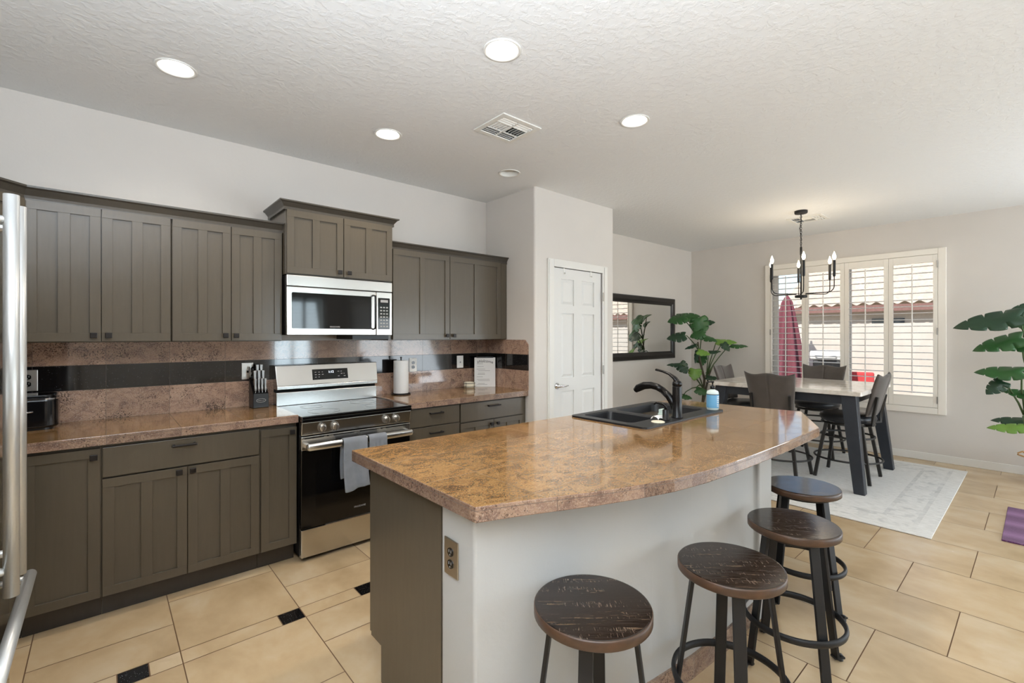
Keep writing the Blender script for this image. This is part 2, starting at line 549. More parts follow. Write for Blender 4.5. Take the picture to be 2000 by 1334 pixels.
        if bevel:
            md = o.modifiers.new('bevel', 'BEVEL')
            md.width = bevel
            md.segments = segs
            md.limit_method = 'ANGLE'
            md.angle_limit = R(40)
        return o

def rebase(o):
    """put a mesh thing's origin at its own base (bottom centre)"""
    me = o.data
    xs = [v.co for v in me.vertices]
    c = Vector(((min(v.x for v in xs) + max(v.x for v in xs)) / 2, (min(v.y for v in xs) + max(v.y for v in xs)) / 2, min(v.z for v in xs)))
    me.transform(Matrix.Translation(-c))
    o.location = c
    return o

def tag(o, label, cat, group=None):
    o['label'] = label
    o['category'] = cat
    if group:
        o['group'] = group
    return o

def thing(name, label, cat, loc=(0, 0, 0), group=None):
    o = bpy.data.objects.new(name, None)
    o.empty_display_size = 0.05
    COL.objects.link(o)
    o.location = loc
    o['_o'] = tuple(loc)
    return tag(o, label, cat, group)

def struct(o):
    o['kind'] = 'structure'
    return o

def sroot(name, loc=(0, 0, 0)):
    o = bpy.data.objects.new(name, None)
    COL.objects.link(o)
    o.location = loc
    o['_o'] = tuple(loc)
    o['kind'] = 'structure'
    return o

def local(o):
    o['_o'] = (0, 0, 0)
    return o

def dup(root, loc, rz, label, group=None):
    r = root.copy()
    COL.objects.link(r)
    r.location = loc
    r.rotation_euler = (0, 0, rz)
    r['label'] = label
    if group:
        r['group'] = group
    for ch in list(root.children):
        c = ch.copy()
        COL.objects.link(c)
        c.parent = r
        for g in list(ch.children):
            d = g.copy()
            COL.objects.link(d)
            d.parent = c
    return r

def text_mesh(name, body, size, mat, parent, origin, right, up, depth=0.0004, align='CENTER', bend=None, shear=0.0):
    cu = bpy.data.curves.new(name, 'FONT')
    cu.body = body
    cu.size = size
    cu.align_x = align
    cu.align_y = 'CENTER'
    cu.extrude = depth
    cu.shear = shear
    to = bpy.data.objects.new(name, cu)
    COL.objects.link(to)
    dg = bpy.context.evaluated_depsgraph_get()
    me = bpy.data.meshes.new_from_object(to.evaluated_get(dg))
    bpy.data.objects.remove(to)
    right, up = Vector(right).normalized(), Vector(up).normalized()
    nrm = right.cross(up)
    for v in me.vertices:
        x, y, z = v.co
        if bend:
            y = y - bend * x * x
        v.co = Vector(origin) + right * x + up * y + nrm * z
    if parent is not None:
        me.transform(Matrix.Translation(-Vector(parent['_o'])))
    me.materials.clear()
    me.materials.append(M[mat])
    o = bpy.data.objects.new(name, me)
    COL.objects.link(o)
    o.parent = parent
    return o

def rect(x0, x1, y0, y1):
    return [(x0, y0), (x1, y0), (x1, y1), (x0, y1)]
def circle(cx, cy, r, n=32):
    return [(cx + r * math.cos(2 * math.pi * i / n), cy + r * math.sin(2 * math.pi * i / n)) for i in range(n)]
def rrect(x0, x1, y0, y1, r, n=6):
    out = []
    for cx, cy, a0 in ((x1 - r, y1 - r, 0), (x0 + r, y1 - r, 90), (x0 + r, y0 + r, 180), (x1 - r, y0 + r, 270)):
        for i in range(n + 1):
            a = R(a0 + 90 * i / n)
            out.append((cx + r * math.cos(a), cy + r * math.sin(a)))
    return out
def pix(u, v, d):
    """the point seen at photo pixel (u, v) at depth d along the view direction: used to read off where leaves hang"""
    t = R(THETA)
    a, b = (u - 1000) / FPX, -(v - HORIZON) / FPX
    return Vector((d * (a * math.sin(t) + math.cos(t)), d * (-a * math.cos(t) + math.sin(t)), CAM_H + d * b))

# ---------------------------------------------------------------- room shell
H = 2.776
XL, XW, YK, YR = -0.97, 7.11, 3.72, -3.4
PX0, PX1, PY = 2.917, 4.083, 3.01      # pantry box
LIGHTS = [(0.275, 2.875, 1), (1.430, 2.884, 1), (1.413, 1.678, 1), (2.502, 1.682, 1), (2.525, 2.907, 0)]
# ceiling with holes for the cans and the two air registers
mb = MB()
holes = [circle(x, y, 0.076) for x, y, _ in LIGHTS] + [rect(1.84, 2.11, 2.165, 2.42), rect(5.96, 6.22, 1.63, 1.92)]
mb.plate(rect(XL - 0.1, XW + 0.1, YR - 0.1, YK + 0.1), holes, H, 0, flip=True)
mb.box(XL - 0.1, XW + 0.1, YR - 0.1, YK + 0.1, H + 0.14, H + 0.2)
struct(mb.build('ceiling', 'ceiling'))
# floor: tiles laid as geometry over a grout bed
mb = MB()
mb.box(XL - 0.05, XW + 0.05, YR - 0.05, YK + 0.05, -0.06, -0.002, 1)
tint = []
G = 0.0022
def tile(x0, x1, y0, y1, mi):
    x0, x1, y0, y1 = max(x0, XL) + G, min(x1, XW) - G, max(y0, YR) + G, min(y1, YK) - G
    if x1 - x0 < 0.01 or y1 - y0 < 0.01:
        return
    v = mb.verts([(x0, y0, 0), (x1, y0, 0), (x1, y1, 0), (x0, y1, 0)])
    f = mb.face(v, mi)
    tint.append((f, random.random()))
P_ = 0.512
for k in range(-3, 14):
    x0 = 0.262 + P_ * k
    x1 = x0 + P_
    if k <= 3:
        top = [2.575, 3.087, 3.6, 4.2] if k % 2 == 0 else [2.575, 2.84, 3.352, 3.9]
        for a, b in zip(top, top[1:]):
            tile(x0, x1, a, b, 0)
        bx = (x0 + 0.405, x0 + P_) if k % 2 == 0 else (x0 + 0.293, x0 + 0.398)
        tile(x0, bx[0], 2.47, 2.575, 0)
        tile(bx[0], bx[1], 2.47, 2.575, 2)
        tile(bx[1], x1, 2.47, 2.575, 0)
        y = 2.47
        first = 0.512 if k % 2 == 0 else 0.26
        ys = [2.47, 2.47 - first]
        while ys[-1] > YR:
            ys.append(ys[-1] - 0.512)
        for a, b in zip(ys, ys[1:]):
            tile(x0, x1, b, a, 0)
    else:
        y = (0.278 if k % 2 else 0.534) - 0.512 * 9
        while y < YK:
            tile(x0, x1, y, y + 0.512, 0)
            y += 0.512
lay = mb.bm.loops.layers.float_color.new('tint')
for f, t in tint:
    for l in f.loops:
        l[lay] = (t, t, t, 1)
struct(mb.build('floor', ['tile', 'grout', 'galaxy']))
# walls
def wall(name, *boxes, bevel=0.0):
    b = MB()
    for q in boxes:
        b.box(*q)
    return struct(b.build(name, 'wall', bevel=bevel, segs=4))
wall('wall_kitchen', (XL - 0.12, PX1 - 0.06, YK, YK + 0.12, 0, H))
wall('wall_left', (XL - 0.12, XL, YR, YK, 0, H))
wall('wall_mirror', (PX1 - 0.06, XW + 0.2, YK, YK + 0.12, 0, H))
# pantry closet with bullnosed corners and a door opening in its front
DX0, DX1, DZ = 3.153, 3.881, 2.072
def bull(cx, cy, r, a0, a1, n=6):
    return [(cx + r * math.cos(R(a0 + (a1 - a0) * i / n)), cy + r * math.sin(R(a0 + (a1 - a0) * i / n))) for i in range(n + 1)]
b = MB()
b.prism([(PX0, YK + 0.02)] + bull(PX0 + 0.02, PY + 0.02, 0.02, 180, 270) + [(DX0 - 0.02, PY), (DX0 - 0.02, PY + 0.12), (PX0 + 0.12, PY + 0.12), (PX0 + 0.12, YK + 0.02)], 0, H)
struct(b.build('wall_pantry_left', 'wall'))
b = MB()
b.prism([(PX1, YK + 0.02), (PX1 - 0.12, YK + 0.02), (PX1 - 0.12, PY + 0.12), (DX1 + 0.02, PY + 0.12), (DX1 + 0.02, PY)] + bull(PX1 - 0.02, PY + 0.02, 0.02, 270, 360), 0, H)
struct(b.build('wall_pantry_right', 'wall'))
wall('wall_pantry_front', (DX0 - 0.02, DX1 + 0.02, PY, PY + 0.12, DZ + 0.02, H))
# window wall with opening
WY0, WY1, WZ0, WZ1 = 0.765, 2.535, 0.60, 2.35
wall('wall_window', (XW, XW + 0.2, YR, -2.9, 0, H), (XW, XW + 0.2, -1.1, WY0, 0, H), (XW, XW + 0.2, -2.9, -1.1, 2.2, H), (XW, XW + 0.2, WY1, YK, 0, H), (XW, XW + 0.2, WY0, WY1, 0, WZ0), (XW, XW + 0.2, WY0, WY1, WZ1, H))
# rear wall with a window and a patio door
wall('wall_rear', (XL - 0.12, 2.7, YR - 0.15, YR, 0, H), (3.55, 4.0, YR - 0.15, YR, 0, H), (6.9, XW + 0.2, YR - 0.15, YR, 0, H),
     (2.7, 3.55, YR - 0.15, YR, 0, 0.7), (2.7, 3.55, YR - 0.15, YR, 2.26, H), (4.0, 6.9, YR - 0.15, YR, 2.25, H))
def baseboard(name, x0, x1, y0, y1):
    struct(MB().box(x0, x1, y0, y1, 0, 0.085).build(name, 'trim', bevel=0.004))
baseboard('baseboard_window', XW - 0.014, XW, -1.05, YK)
baseboard('baseboard_mirror', PX1, XW - 0.014, YK - 0.014, YK)
# dining window: casing, frame, glass
w = sroot('window_1', (XW, 1.65, 0.53))
b = MB()
CY0, CY1, CZ0, CZ1 = 0.703, 2.600, 0.535, 2.424
for q in ((CY0, 0.775, CZ0, CZ1), (2.53, CY1, CZ0, CZ1), (0.775, 2.53, CZ0, 0.61), (0.775, 2.53, 2.355, CZ1)):
    b.box(XW - 0.03, XW, *q)
b.build('window_frame', 'shutter', w, bevel=0.006)
b = MB()
for q in ((WY0, WY0 + 0.05, WZ0, WZ1), (WY1 - 0.05, WY1, WZ0, WZ1), (WY0, WY1, WZ0, WZ0 + 0.05), (WY0, WY1, WZ1 - 0.05, WZ1), (1.62, 1.68, WZ0, WZ1)):
    b.box(XW + 0.12, XW + 0.17, *q)
b.build('window_sash', 'trim', w, bevel=0.004)
MB().box(XW + 0.14, XW + 0.146, WY0 + 0.04, WY1 - 0.04, WZ0 + 0.04, WZ1 - 0.04).build('window_pane', 'glass', w)
# rear window and patio door (behind the viewer, seen in reflections)
w2 = sroot('window_2', (3.12, YR, 0.7))
b = MB()
for x0, x1 in ((2.70, 2.76), (3.49, 3.55), (3.10, 3.15)):
    b.box(x0, x1, YR - 0.1, YR - 0.04, 0.7, 2.26)
for z0, z1 in ((0.7, 0.76), (2.20, 2.26)):
    b.box(2.76, 3.49, YR - 0.1, YR - 0.04, z0, z1)
b.build('window_frame', 'trim', w2)
b = MB()
for i in range(18):
    b.box(2.77, 3.48, YR - 0.035, YR + 0.03, 0.80 + i * 0.078, 0.807 + i * 0.078)
b.build('window_blind', 'louver', w2)
w3 = sroot('door_2', (5.45, YR, 0))
b = MB()
for x in (4.0, 5.41, 6.82):
    b.box(x, x + 0.08, YR - 0.1, YR - 0.03, 0, 2.25)
b.box(4.08, 6.82, YR - 0.1, YR - 0.03, 2.17, 2.25)
b.box(4.08, 6.82, YR - 0.1, YR - 0.03, 0, 0.08)
b.build('door_frame', 'trim', w3)
b = MB()
for i in range(9):
    x = 4.06 + i * 0.065
    b.box(-0.045, 0.045, -0.001, 0.001, 0.06, 2.2, mat=Matrix.Translation((x, YR + 0.05, 0)) @ Matrix.Rotation(R(70), 4, 'Z'))
b.build('vertical_blind', 'louver', w3)
w4 = sroot('door_3', (XW, -2.0, 0))
b = MB()
for y in (-2.9, -2.04, -1.18):
    b.box(XW + 0.05, XW + 0.11, y, y + 0.08, 0, 2.2)
for y in (-2.82, -1.96):
    b.box(XW + 0.05, XW + 0.11, y, y + 0.78, 2.12, 2.2)
    b.box(XW + 0.05, XW + 0.11, y, y + 0.78, 0, 0.08)
b.build('door_frame', 'trim', w4)
# pantry door
d = sroot('door_1', (DX0, PY, 0))
b = MB()
b.box(3.075, DX0, PY - 0.018, PY, 0, 2.146)
b.box(DX1, 3.96, PY - 0.018, PY, 0, 2.146)
b.box(DX0, DX1, PY - 0.018, PY, 2.076, 2.146)
b.box(3.085, DX0 - 0.02, PY - 0.024, PY - 0.018, 0, 2.136)
b.box(DX1 + 0.02, 3.95, PY - 0.024, PY - 0.018, 0, 2.136)
b.build('door_casing', 'trim', d, bevel=0.004)
b = MB()
fy = PY + 0.006
b.box(DX0 + 0.004, DX1 - 0.004, fy + 0.012, fy + 0.04, 0.01, DZ)
for x0, x1 in ((DX0 + 0.004, 3.27), (3.456, 3.57), (3.765, DX1 - 0.004)):
    b.box(x0, x1, fy, fy + 0.013, 0.01, DZ)
for x0, x1 in ((3.27, 3.456), (3.57, 3.765)):
    for z0, z1 in ((0.01, 0.22), (0.90, 1.025), (1.645, 1.72), (1.972, DZ)):
        b.box(x0, x1, fy, fy + 0.013, z0, z1)
for x0, x1 in ((3.27, 3.456), (3.57, 3.765)):
    for z0, z1 in ((0.22, 0.90), (1.025, 1.645), (1.72, 1.972)):
        v = b.verts([(x0 + 0.012, fy + 0.012, z0 + 0.012), (x1 - 0.012, fy + 0.012, z0 + 0.012), (x1 - 0.012, fy + 0.012, z1 - 0.012), (x0 + 0.012, fy + 0.012, z1 - 0.012),
                     (x0 + 0.034, fy + 0.003, z0 + 0.034), (x1 - 0.034, fy + 0.003, z0 + 0.034), (x1 - 0.034, fy + 0.003, z1 - 0.034), (x0 + 0.034, fy + 0.003, z1 - 0.034)])
        for q in ((4, 5, 6, 7), (0, 1, 5, 4), (1, 2, 6, 5), (2, 3, 7, 6), (3, 0, 4, 7)):
            b.face([v[i] for i in q])
slab = b.build('door_slab', 'door', d)
b = MB()
b.lathe([(0.0, 0), (0.03, 0), (0.03, 0.006), (0.012, 0.012), (0.012, 0.045), (0, 0.047)], (3.212, fy, 0.955), 20, mat=Matrix.Rotation(R(90), 4, 'X'))
b.tube([(3.212, fy - 0.042, 0.955), (3.24, fy - 0.05, 0.957), (3.28, fy - 0.05, 0.952), (3.325, fy - 0.046, 0.956)], [0.011, 0.01, 0.008, 0.005])
b.build('door_handle', 'chrome', d)
for z in (1.83, 1.08, 0.25):
    b = MB()
    b.box(3.874, 3.886, PY - 0.028, PY - 0.016, z - 0.045, z + 0.045)
    b.build('door_hinge', 'nickel', d, bevel=0.002)
for x in (3.31, 3.71):
    b = MB()
    b.box(x - 0.008, x + 0.008, fy - 0.004, fy - 0.001, 2.02, DZ + 0.006)
    b.tube([(x, fy - 0.004, 2.03), (x, fy - 0.018, 2.022), (x, fy - 0.02, 2.035)], 0.004, 6)
    tag(rebase(b.build('over_door_hook', 'white_plastic')), 'small white over-door hook near the %s top corner of the pantry door' % ('left' if x < 3.5 else 'right'), 'hook', 'hooks on the pantry door')
# ---------------------------------------------------------------- kitchen run
def shaker(name, parent, x0, x1, z0, z1, yf, recess, stile_mid=False, rail=0.045, th=0.02, mid=None):
    """shaker door facing -Y: a slab with raised rails, one mesh"""
    b = MB()
    b.box(x0, x1, yf + 0.010, yf + th, z0, z1)
    b.box(x0, x1, yf, yf + 0.0105, z1 - rail, z1)
    b.box(x0, x1, yf, yf + 0.0105, z0, z0 + rail)
    b.box(x0, x0 + rail, yf, yf + 0.0105, z0 + rail, z1 - rail)
    b.box(x1 - rail, x1, yf, yf + 0.0105, z0 + rail, z1 - rail)
    if stile_mid:
        c = (x0 + x1) / 2
        b.box(c - 0.024, c + 0.024, yf, yf + 0.0105, z0 + rail, z1 - rail)
    return b.build(name, 'cab', parent, bevel=0.0006, segs=1)
def knob(parent, x, y, z):
    b = MB()
    b.lathe([(0.009, 0), (0.006, 0.006), (0.006, 0.014)], (x, y, z), 12, mat=Matrix.Rotation(R(90), 4, 'X'))
    b.hexa([(x - 0.011, y - 0.014, z - 0.011), (x + 0.011, y - 0.014, z - 0.011), (x + 0.015, y - 0.020, z - 0.015), (x - 0.015, y - 0.020, z - 0.015),
            (x - 0.011, y - 0.014, z + 0.011), (x + 0.011, y - 0.014, z + 0.011), (x + 0.015, y - 0.020, z + 0.015), (x - 0.015, y - 0.020, z + 0.015)])
    b.box(x - 0.015, x + 0.015, y - 0.026, y - 0.02, z - 0.015, z + 0.015)
    return b.build('knob', 'bronze', parent, bevel=0.003)
def pull(parent, x0, x1, y, z):
    b = MB()
    b.box(x0, x1, y - 0.032, y - 0.022, z - 0.006, z + 0.006)
    for x in (x0 + 0.012, x1 - 0.012):
        b.box(x - 0.006, x + 0.006, y - 0.024, y, z - 0.006, z + 0.006)
    return b.build('handle', 'bronze', parent, bevel=0.003)
def add_knob(door, x, y, z):
    k = knob(None, x, y, z)
    attach(k, door)
def attach(o, part):
    """part hangs under a root that has '_o'; give the sub-part the same frame"""
    root = part.parent
    o.data.transform(Matrix.Translation(-Vector(root['_o'])))
    o.parent = part
def crown_run(b, path, z0, z1, out, closed=False):
    """mitred crown: path = list of (x, y) at the cabinet face going left to right, offset outward by the profile"""
    prof = [(0.0, z0), (0.014, z0), (0.0141, z0 + 0.12 * (z1 - z0)), (0.3 * out, z0 + 0.34 * (z1 - z0)), (0.72 * out, z0 + 0.76 * (z1 - z0)), (out, z1 - 0.14 * (z1 - z0)), (out, z1), (0.0, z1)]
    n = len(path)
    rows = []
    for i, (x, y) in enumerate(path):
        p = Vector((x, y))
        d0 = (p - Vector(path[i - 1])).normalized() if i > 0 else None
        d1 = (Vector(path[i + 1]) - p).normalized() if i < n - 1 else None
        n0 = Vector((d0.y, -d0.x)) if d0 else None
        n1 = Vector((d1.y, -d1.x)) if d1 else None
        if n0 is None: nn = n1
        elif n1 is None: nn = n0
        else:
            nn = (n0 + n1).normalized()
            nn = nn / max(0.3, nn.dot(n1))
        rows.append(b.verts([(x + nn.x * o, y + nn.y * o, z) for o, z in prof]))
    k = len(prof)
    for i in range(n - 1):
        for j in range(k):
            b.face([rows[i][j], rows[i][(j + 1) % k], rows[i + 1][(j + 1) % k], rows[i + 1][j]])
    b.face(rows[0])
    b.face(rows[-1][::-1])
YB = YK - 0.004
YU = 3.385
def upper(name, label, x0, x1, zb, zt, yf, doors, mid=True, group='wall cabinets'):
    t = thing(name, label, 'cabinet', ((x0 + x1) / 2, YK - 0.15, zb), group)
    MB().box(x0, x1, yf + 0.021, YB, zb, zt).build('body', 'cab', t, bevel=0.0015)
    for i, (a, c, kx) in enumerate(doors):
        dr = shaker('door', t, a, c, zb + 0.006, zt - 0.012, yf, None, mid)
        add_knob(dr, kx, yf, zb + 0.038)
    return t
upper('upper_cabinet', 'grey two-door wall cabinet at the far left above the toaster', -0.303, 0.302, 1.393, 2.132, YU, [(-0.3, -0.010, -0.039), (-0.006, 0.297, 0.022)])
upper('upper_cabinet', 'grey two-door wall cabinet just left of the microwave', 0.304, 0.909, 1.393, 2.132, YU, [(0.307, 0.607, 0.576), (0.611, 0.906, 0.634)])
t = upper('upper_cabinet', 'raised short grey two-door cabinet above the microwave', 0.914, 1.680, 1.843, 2.285, 3.31, [(0.918, 1.296, 1.266), (1.301, 1.677, 1.334)])
b = MB()
crown_run(b, [(0.913, YB), (0.913, 3.330), (1.681, 3.330), (1.681, YB)], 2.272, 2.332, 0.045)
b.build('crown', 'crown', t)
t = upper('upper_cabinet', 'grey two-door wall cabinet right of the microwave, beside the pantry wall', 1.690, 2.915, 1.393, 2.132, YU, [(1.722, 2.256, 2.222), (2.262, 2.834, 2.294)])
b = MB()
crown_run(b, [(1.690, 3.405), (2.916, 3.405)], 2.115, 2.176, 0.040)
b.build('crown', 'crown', t)
MB().box(2.842, 2.912, 3.392, 3.407, 1.396, 2.120).build('end_stile', 'cab', t, bevel=0.0015)
# diagonal corner cabinet and the crown that runs over the left group
t = thing('corner_cabinet', 'grey diagonal corner wall cabinet behind the refrigerator handles', 'cabinet', (-0.63, 3.4, 1.393), 'wall cabinets')
b = MB()
b.prism([(-0.306, 3.407), (-0.306, YB), (XL + 0.004, YB), (XL + 0.004, 3.07), (-0.64, 3.073)], 1.393, 2.132)
b.build('body', 'cab', t)
b = MB()
q = Matrix.Translation((-0.473, 3.24, 0)) @ Matrix.Rotation(R(45), 4, 'Z')
b.box(-0.21, 0.21, -0.03, -0.012, 1.40, 2.12, mat=q)
b.box(-0.21, 0.21, -0.042, -0.03, 2.075, 2.12, mat=q)
b.box(-0.21, 0.21, -0.042, -0.03, 1.40, 1.445, mat=q)
b.box(-0.21, -0.165, -0.042, -0.03, 1.445, 2.075, mat=q)
b.box(0.165, 0.21, -0.042, -0.03, 1.445, 2.075, mat=q)
b.build('door', 'cab', t, bevel=0.0015)
b = MB()
crown_run(b, [(-0.66, 3.051), (-0.306, 3.405), (0.910, 3.405)], 2.118, 2.188, 0.042)
cr = b.build('crown_molding', 'crown')
tag(rebase(cr), 'dark grey crown molding along the top of the left wall cabinets', 'molding')
# base cabinets
YD = 3.11
def base(name, label, x0, x1, group='base cabinets'):
    t = thing(name, label, 'cabinet', ((x0 + x1) / 2, 3.4, 0), group)
    MB().box(x0, x1, YD + 0.021, YB, 0.112, 0.880).build('body', 'cab', t)
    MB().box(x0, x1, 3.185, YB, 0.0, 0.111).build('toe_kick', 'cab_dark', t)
    return t
def drawer(t, x0, x1, z0, z1, hx0, hx1, hz):
    dr = MB().box(x0, x1, YD, YD + 0.02, z0, z1).build('drawer', 'cab', t, bevel=0.002)
    attach(pull(None, hx0, hx1, YD, hz), dr)
t = base('base_cabinet', 'grey corner base cabinet behind the freezer handle', XL + 0.004, -0.292)
shaker('door', t, -0.62, -0.30, 0.118, 0.866, YD, None)
t = base('base_cabinet', 'grey base cabinet with one wide door under the toaster', -0.290, -0.0065)
add_knob(shaker('door', t, -0.286, -0.012, 0.118, 0.866, YD, None), -0.036, YD, 0.826)
t = base('base_cabinet', 'grey base cabinet with a drawer over two doors', -0.0055, 0.7095)
drawer(t, -0.003, 0.706, 0.716, 0.866, 0.276, 0.393, 0.832)
add_knob(shaker('door', t, -0.003, 0.3475, 0.118, 0.708, YD, None, True), 0.31, YD, 0.686)
add_knob(shaker('door', t, 0.3515, 0.706, 0.118, 0.708, YD, None, True), 0.372, YD, 0.686)
t = base('base_cabinet', 'narrow grey base cabinet with one door left of the range', 0.711, 0.922)
add_knob(shaker('door', t, 0.716, 0.919, 0.118, 0.856, YD, None), 0.889, YD, 0.828)
t = base('base_cabinet', 'grey drawer stack right of the range', 1.697, 2.171)
for z0, z1, hz in ((0.735, 0.872, 0.832), (0.43, 0.728, 0.68), (0.118, 0.423, 0.37)):
    drawer(t, 1.712, 2.166, z0, z1, 1.878, 2.003, hz)
t = base('base_cabinet', 'grey base cabinet with wide drawer and two doors beside the pantry wall', 2.173, PX0 - 0.002)
drawer(t, 2.179, 2.869, 0.722, 0.872, 2.449, 2.584, 0.834)
add_knob(shaker('door', t, 2.179, 2.5225, 0.118, 0.714, YD, None, True), 2.49, YD, 0.678)
add_knob(shaker('door', t, 2.5265, 2.869, 0.118, 0.714, YD, None, True), 2.56, YD, 0.678)
# countertops
def counter(name, x0, x1, label):
    b = MB()
    b.box(x0, x1, 3.09, YB, 0.8825, 0.931)
    b.bm.faces.ensure_lookup_table()
    for f in b.bm.faces:
        f.normal_update()
        f.material_index = 0 if abs(f.normal.z) > 0.5 else 1
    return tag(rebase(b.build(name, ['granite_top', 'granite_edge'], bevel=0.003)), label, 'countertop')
counter('countertop', XL + 0.004, 0.925, 'golden-lit granite tile countertop left of the range')
counter('countertop', 1.694, PX0 - 0.002, 'golden-lit granite tile countertop right of the range')
b = MB()
b.box(XL + 0.002, PX0 - 0.001, YK - 0.014, YK - 0.0005, 0.9315, 1.3925)
b.prism([(3.088, 0.9315), (YK - 0.014, 0.9315), (YK - 0.014, 1.3925), (3.130, 1.3925), (3.088, 1.350)], PX0 - 0.013, PX0 - 0.001, 1, axis='x')
tag(rebase(b.build('backsplash', ['splash', 'splash_side'])), 'rose granite tile backsplash with a black granite band', 'backsplash')

# ---------------------------------------------------------------- microwave
t = thing('microwave', 'stainless over-the-range microwave with dark glass door', 'microwave', (1.296, 3.5, 1.43))
MB().box(0.916, 1.676, 3.335, YB, 1.434, 1.838).build('body', 'black', t, bevel=0.003)
MB().box(0.916, 1.676, 3.31, 3.334, 1.764, 1.838).build('vent_band', 'steel', t, bevel=0.003)
b = MB()
b.box(0.916, 1.546, 3.312, 3.334, 1.434, 1.760)
dr = b.build('door', 'steel', t, bevel=0.004)
b = MB()
b.prism(rrect(0.948, 1.505, 1.478, 1.722, 0.008), 3.308, 3.312, axis='y')
w = b.build('window', 'black_glass', None)
attach(w, dr)
b = MB()
b.tube([(1.522, 3.312, 1.478), (1.522, 3.278, 1.484), (1.522, 3.274, 1.50), (1.522, 3.274, 1.71), (1.522, 3.278, 1.726), (1.522, 3.312, 1.732)], 0.0065, 10)
h = b.build('handle', 'black_gloss', None)
attach(h, dr)
b = MB()
b.box(1.549, 1.676, 3.312, 3.334, 1.434, 1.760)
pn = b.build('control_panel', 'steel', t, bevel=0.003)
b = MB()
b.prism(rrect(1.562, 1.656, 1.478, 1.716, 0.006), 3.309, 3.312, axis='y')
g = b.build('keypad', 'black_glass', None)
attach(g, pn)
for i in range(3):
    for j in range(7):
        x, z = 1.577 + i * 0.024, 1.495 + j * 0.024
        attach(MB().box(x, x + 0.015, 3.3084, 3.309, z, z + 0.010).build('key', 'grey_ink', None), pn)
attach(MB().box(1.58, 1.64, 3.3084, 3.309, 1.682, 1.702).build('clock_display', 'grey_ink', None), pn)
MB().box(1.4, 1.69, 3.40, YB, 1.402, 1.434).build('hood_vent', 'black', t)
text_mesh('brand_lettering', 'FRIGIDAIRE', 0.014, 'grey_ink', t, (1.235, 3.3078, 1.492), (1, 0, 0), (0, 0, 1))

# ---------------------------------------------------------------- range
RX0, RX1 = 0.931, 1.690
t = thing('electric_range', 'stainless and black electric range between the counters', 'range', (1.31, 3.4, 0))
b = MB()
b.box(RX0, RX1, 3.10, 3.69, 0.03, 0.905)
b.build('body', 'black', t, bevel=0.002)
b = MB()
b.box(RX0 - 0.002, RX1 + 0.002, 3.035, 3.60, 0.905, 0.922)
b.box(RX0 - 0.002, RX1 + 0.002, 3.035, 3.10, 0.884, 0.906)
cook = b.build('cooktop', 'black_glass', t, bevel=0.004)
for x, y, r in ((1.12, 3.20, 0.10), (1.50, 3.20, 0.085), (1.12, 3.45, 0.075), (1.50, 3.45, 0.10)):
    attach(MB().ring((x, y, 0.9222), r, 0.0009, 40, 4).build('burner_ring', 'steel_dark', None), cook)
b = MB()
b.hexa([(RX0, 3.058, 0.800), (RX1, 3.058, 0.800), (RX1, 3.10, 0.800), (RX0, 3.10, 0.800), (RX0, 3.045, 0.883), (RX1, 3.045, 0.883), (RX1, 3.10, 0.883), (RX0, 3.10, 0.883)])
b.build('control_strip', 'steel', t, bevel=0.003)
for x in (1.056, 1.137, 1.497, 1.572):
    b = MB()
    m = Matrix.Rotation(R(97), 4, 'X')
    b.lathe([(0.028, 0), (0.027, 0.006), (0.024, 0.008), (0.022, 0.026), (0.020, 0.028), (0, 0.028)], (x, 3.052, 0.842), 28, mat=m)
    b.box(-0.0045, 0.0045, -0.021, 0.021, 0.02, 0.037, mat=Matrix.Translation((x, 3.052, 0.842)) @ m)
    b.build('knob', 'nickel', t)
b = MB()
b.box(RX0, RX1, 3.058, 3.10, 0.212, 0.708)
dr = b.build('oven_door', 'oven_glass', t, bevel=0.003)
b = MB()
b.box(RX0, RX1, 3.056, 3.10, 0.7085, 0.792)
tr = b.build('door_trim', 'steel', None, bevel=0.003)
attach(tr, dr)
b = MB()
for x0, x1 in ((0.95, 1.07), (1.09, 1.10), (1.13, 1.27), (1.31, 1.43), (1.46, 1.475), (1.5, 1.66)):
    b.box(x0, x1, 3.0548, 3.057, 0.778, 0.784)
v = b.build('vent_slots', 'void', None)
attach(v, dr)
b = MB()
b.box(1.02, 1.60, 3.0572, 3.0585, 0.32, 0.62)
v = b.build('window', 'black_glass', None)
attach(v, dr)
b = MB()
zc = 0.737
for x in (0.962, 1.658):
    b.box(x - 0.012, x + 0.012, 2.995, 3.057, zc - 0.012, zc + 0.012)
pts = [(0.942, 2.992, zc), (0.958, 2.986, zc), (1.31, 2.982, zc), (1.662, 2.986, zc), (1.678, 2.992, zc)]
b.tube(pts, [0.016, 0.020, 0.021, 0.020, 0.016], 16, flat=(0.62, 1.15))
h = b.build('handle', 'steel', None)
attach(h, dr)
MB().box(RX0, RX1, 3.060, 3.10, 0.030, 0.206).build('drawer', 'steel', t, bevel=0.004)
b = MB()
b.box(1.08, 1.60, 3.048, 3.06, 0.207, 0.213)
b.build('drawer_lip', 'steel_dark', t)
for x in (0.97, 1.65):
    for y in (3.14, 3.62):
        MB().lathe([(0.018, 0), (0.018, 0.006), (0.01, 0.008), (0.01, 0.031)], (x, y, 0), 12).build('foot', 'black', t)
b = MB()
b.box(RX0, RX1, 3.615, YK - 0.016, 0.922, 1.018)
bg = b.build('back_guard', 'steel', t, bevel=0.003)
b = MB()
b.box(RX0 + 0.004, RX1 - 0.004, 3.635, YK - 0.016, 1.018, 1.040)
v = b.build('vent_gap', 'void', None)
attach(v, bg)
b = MB()
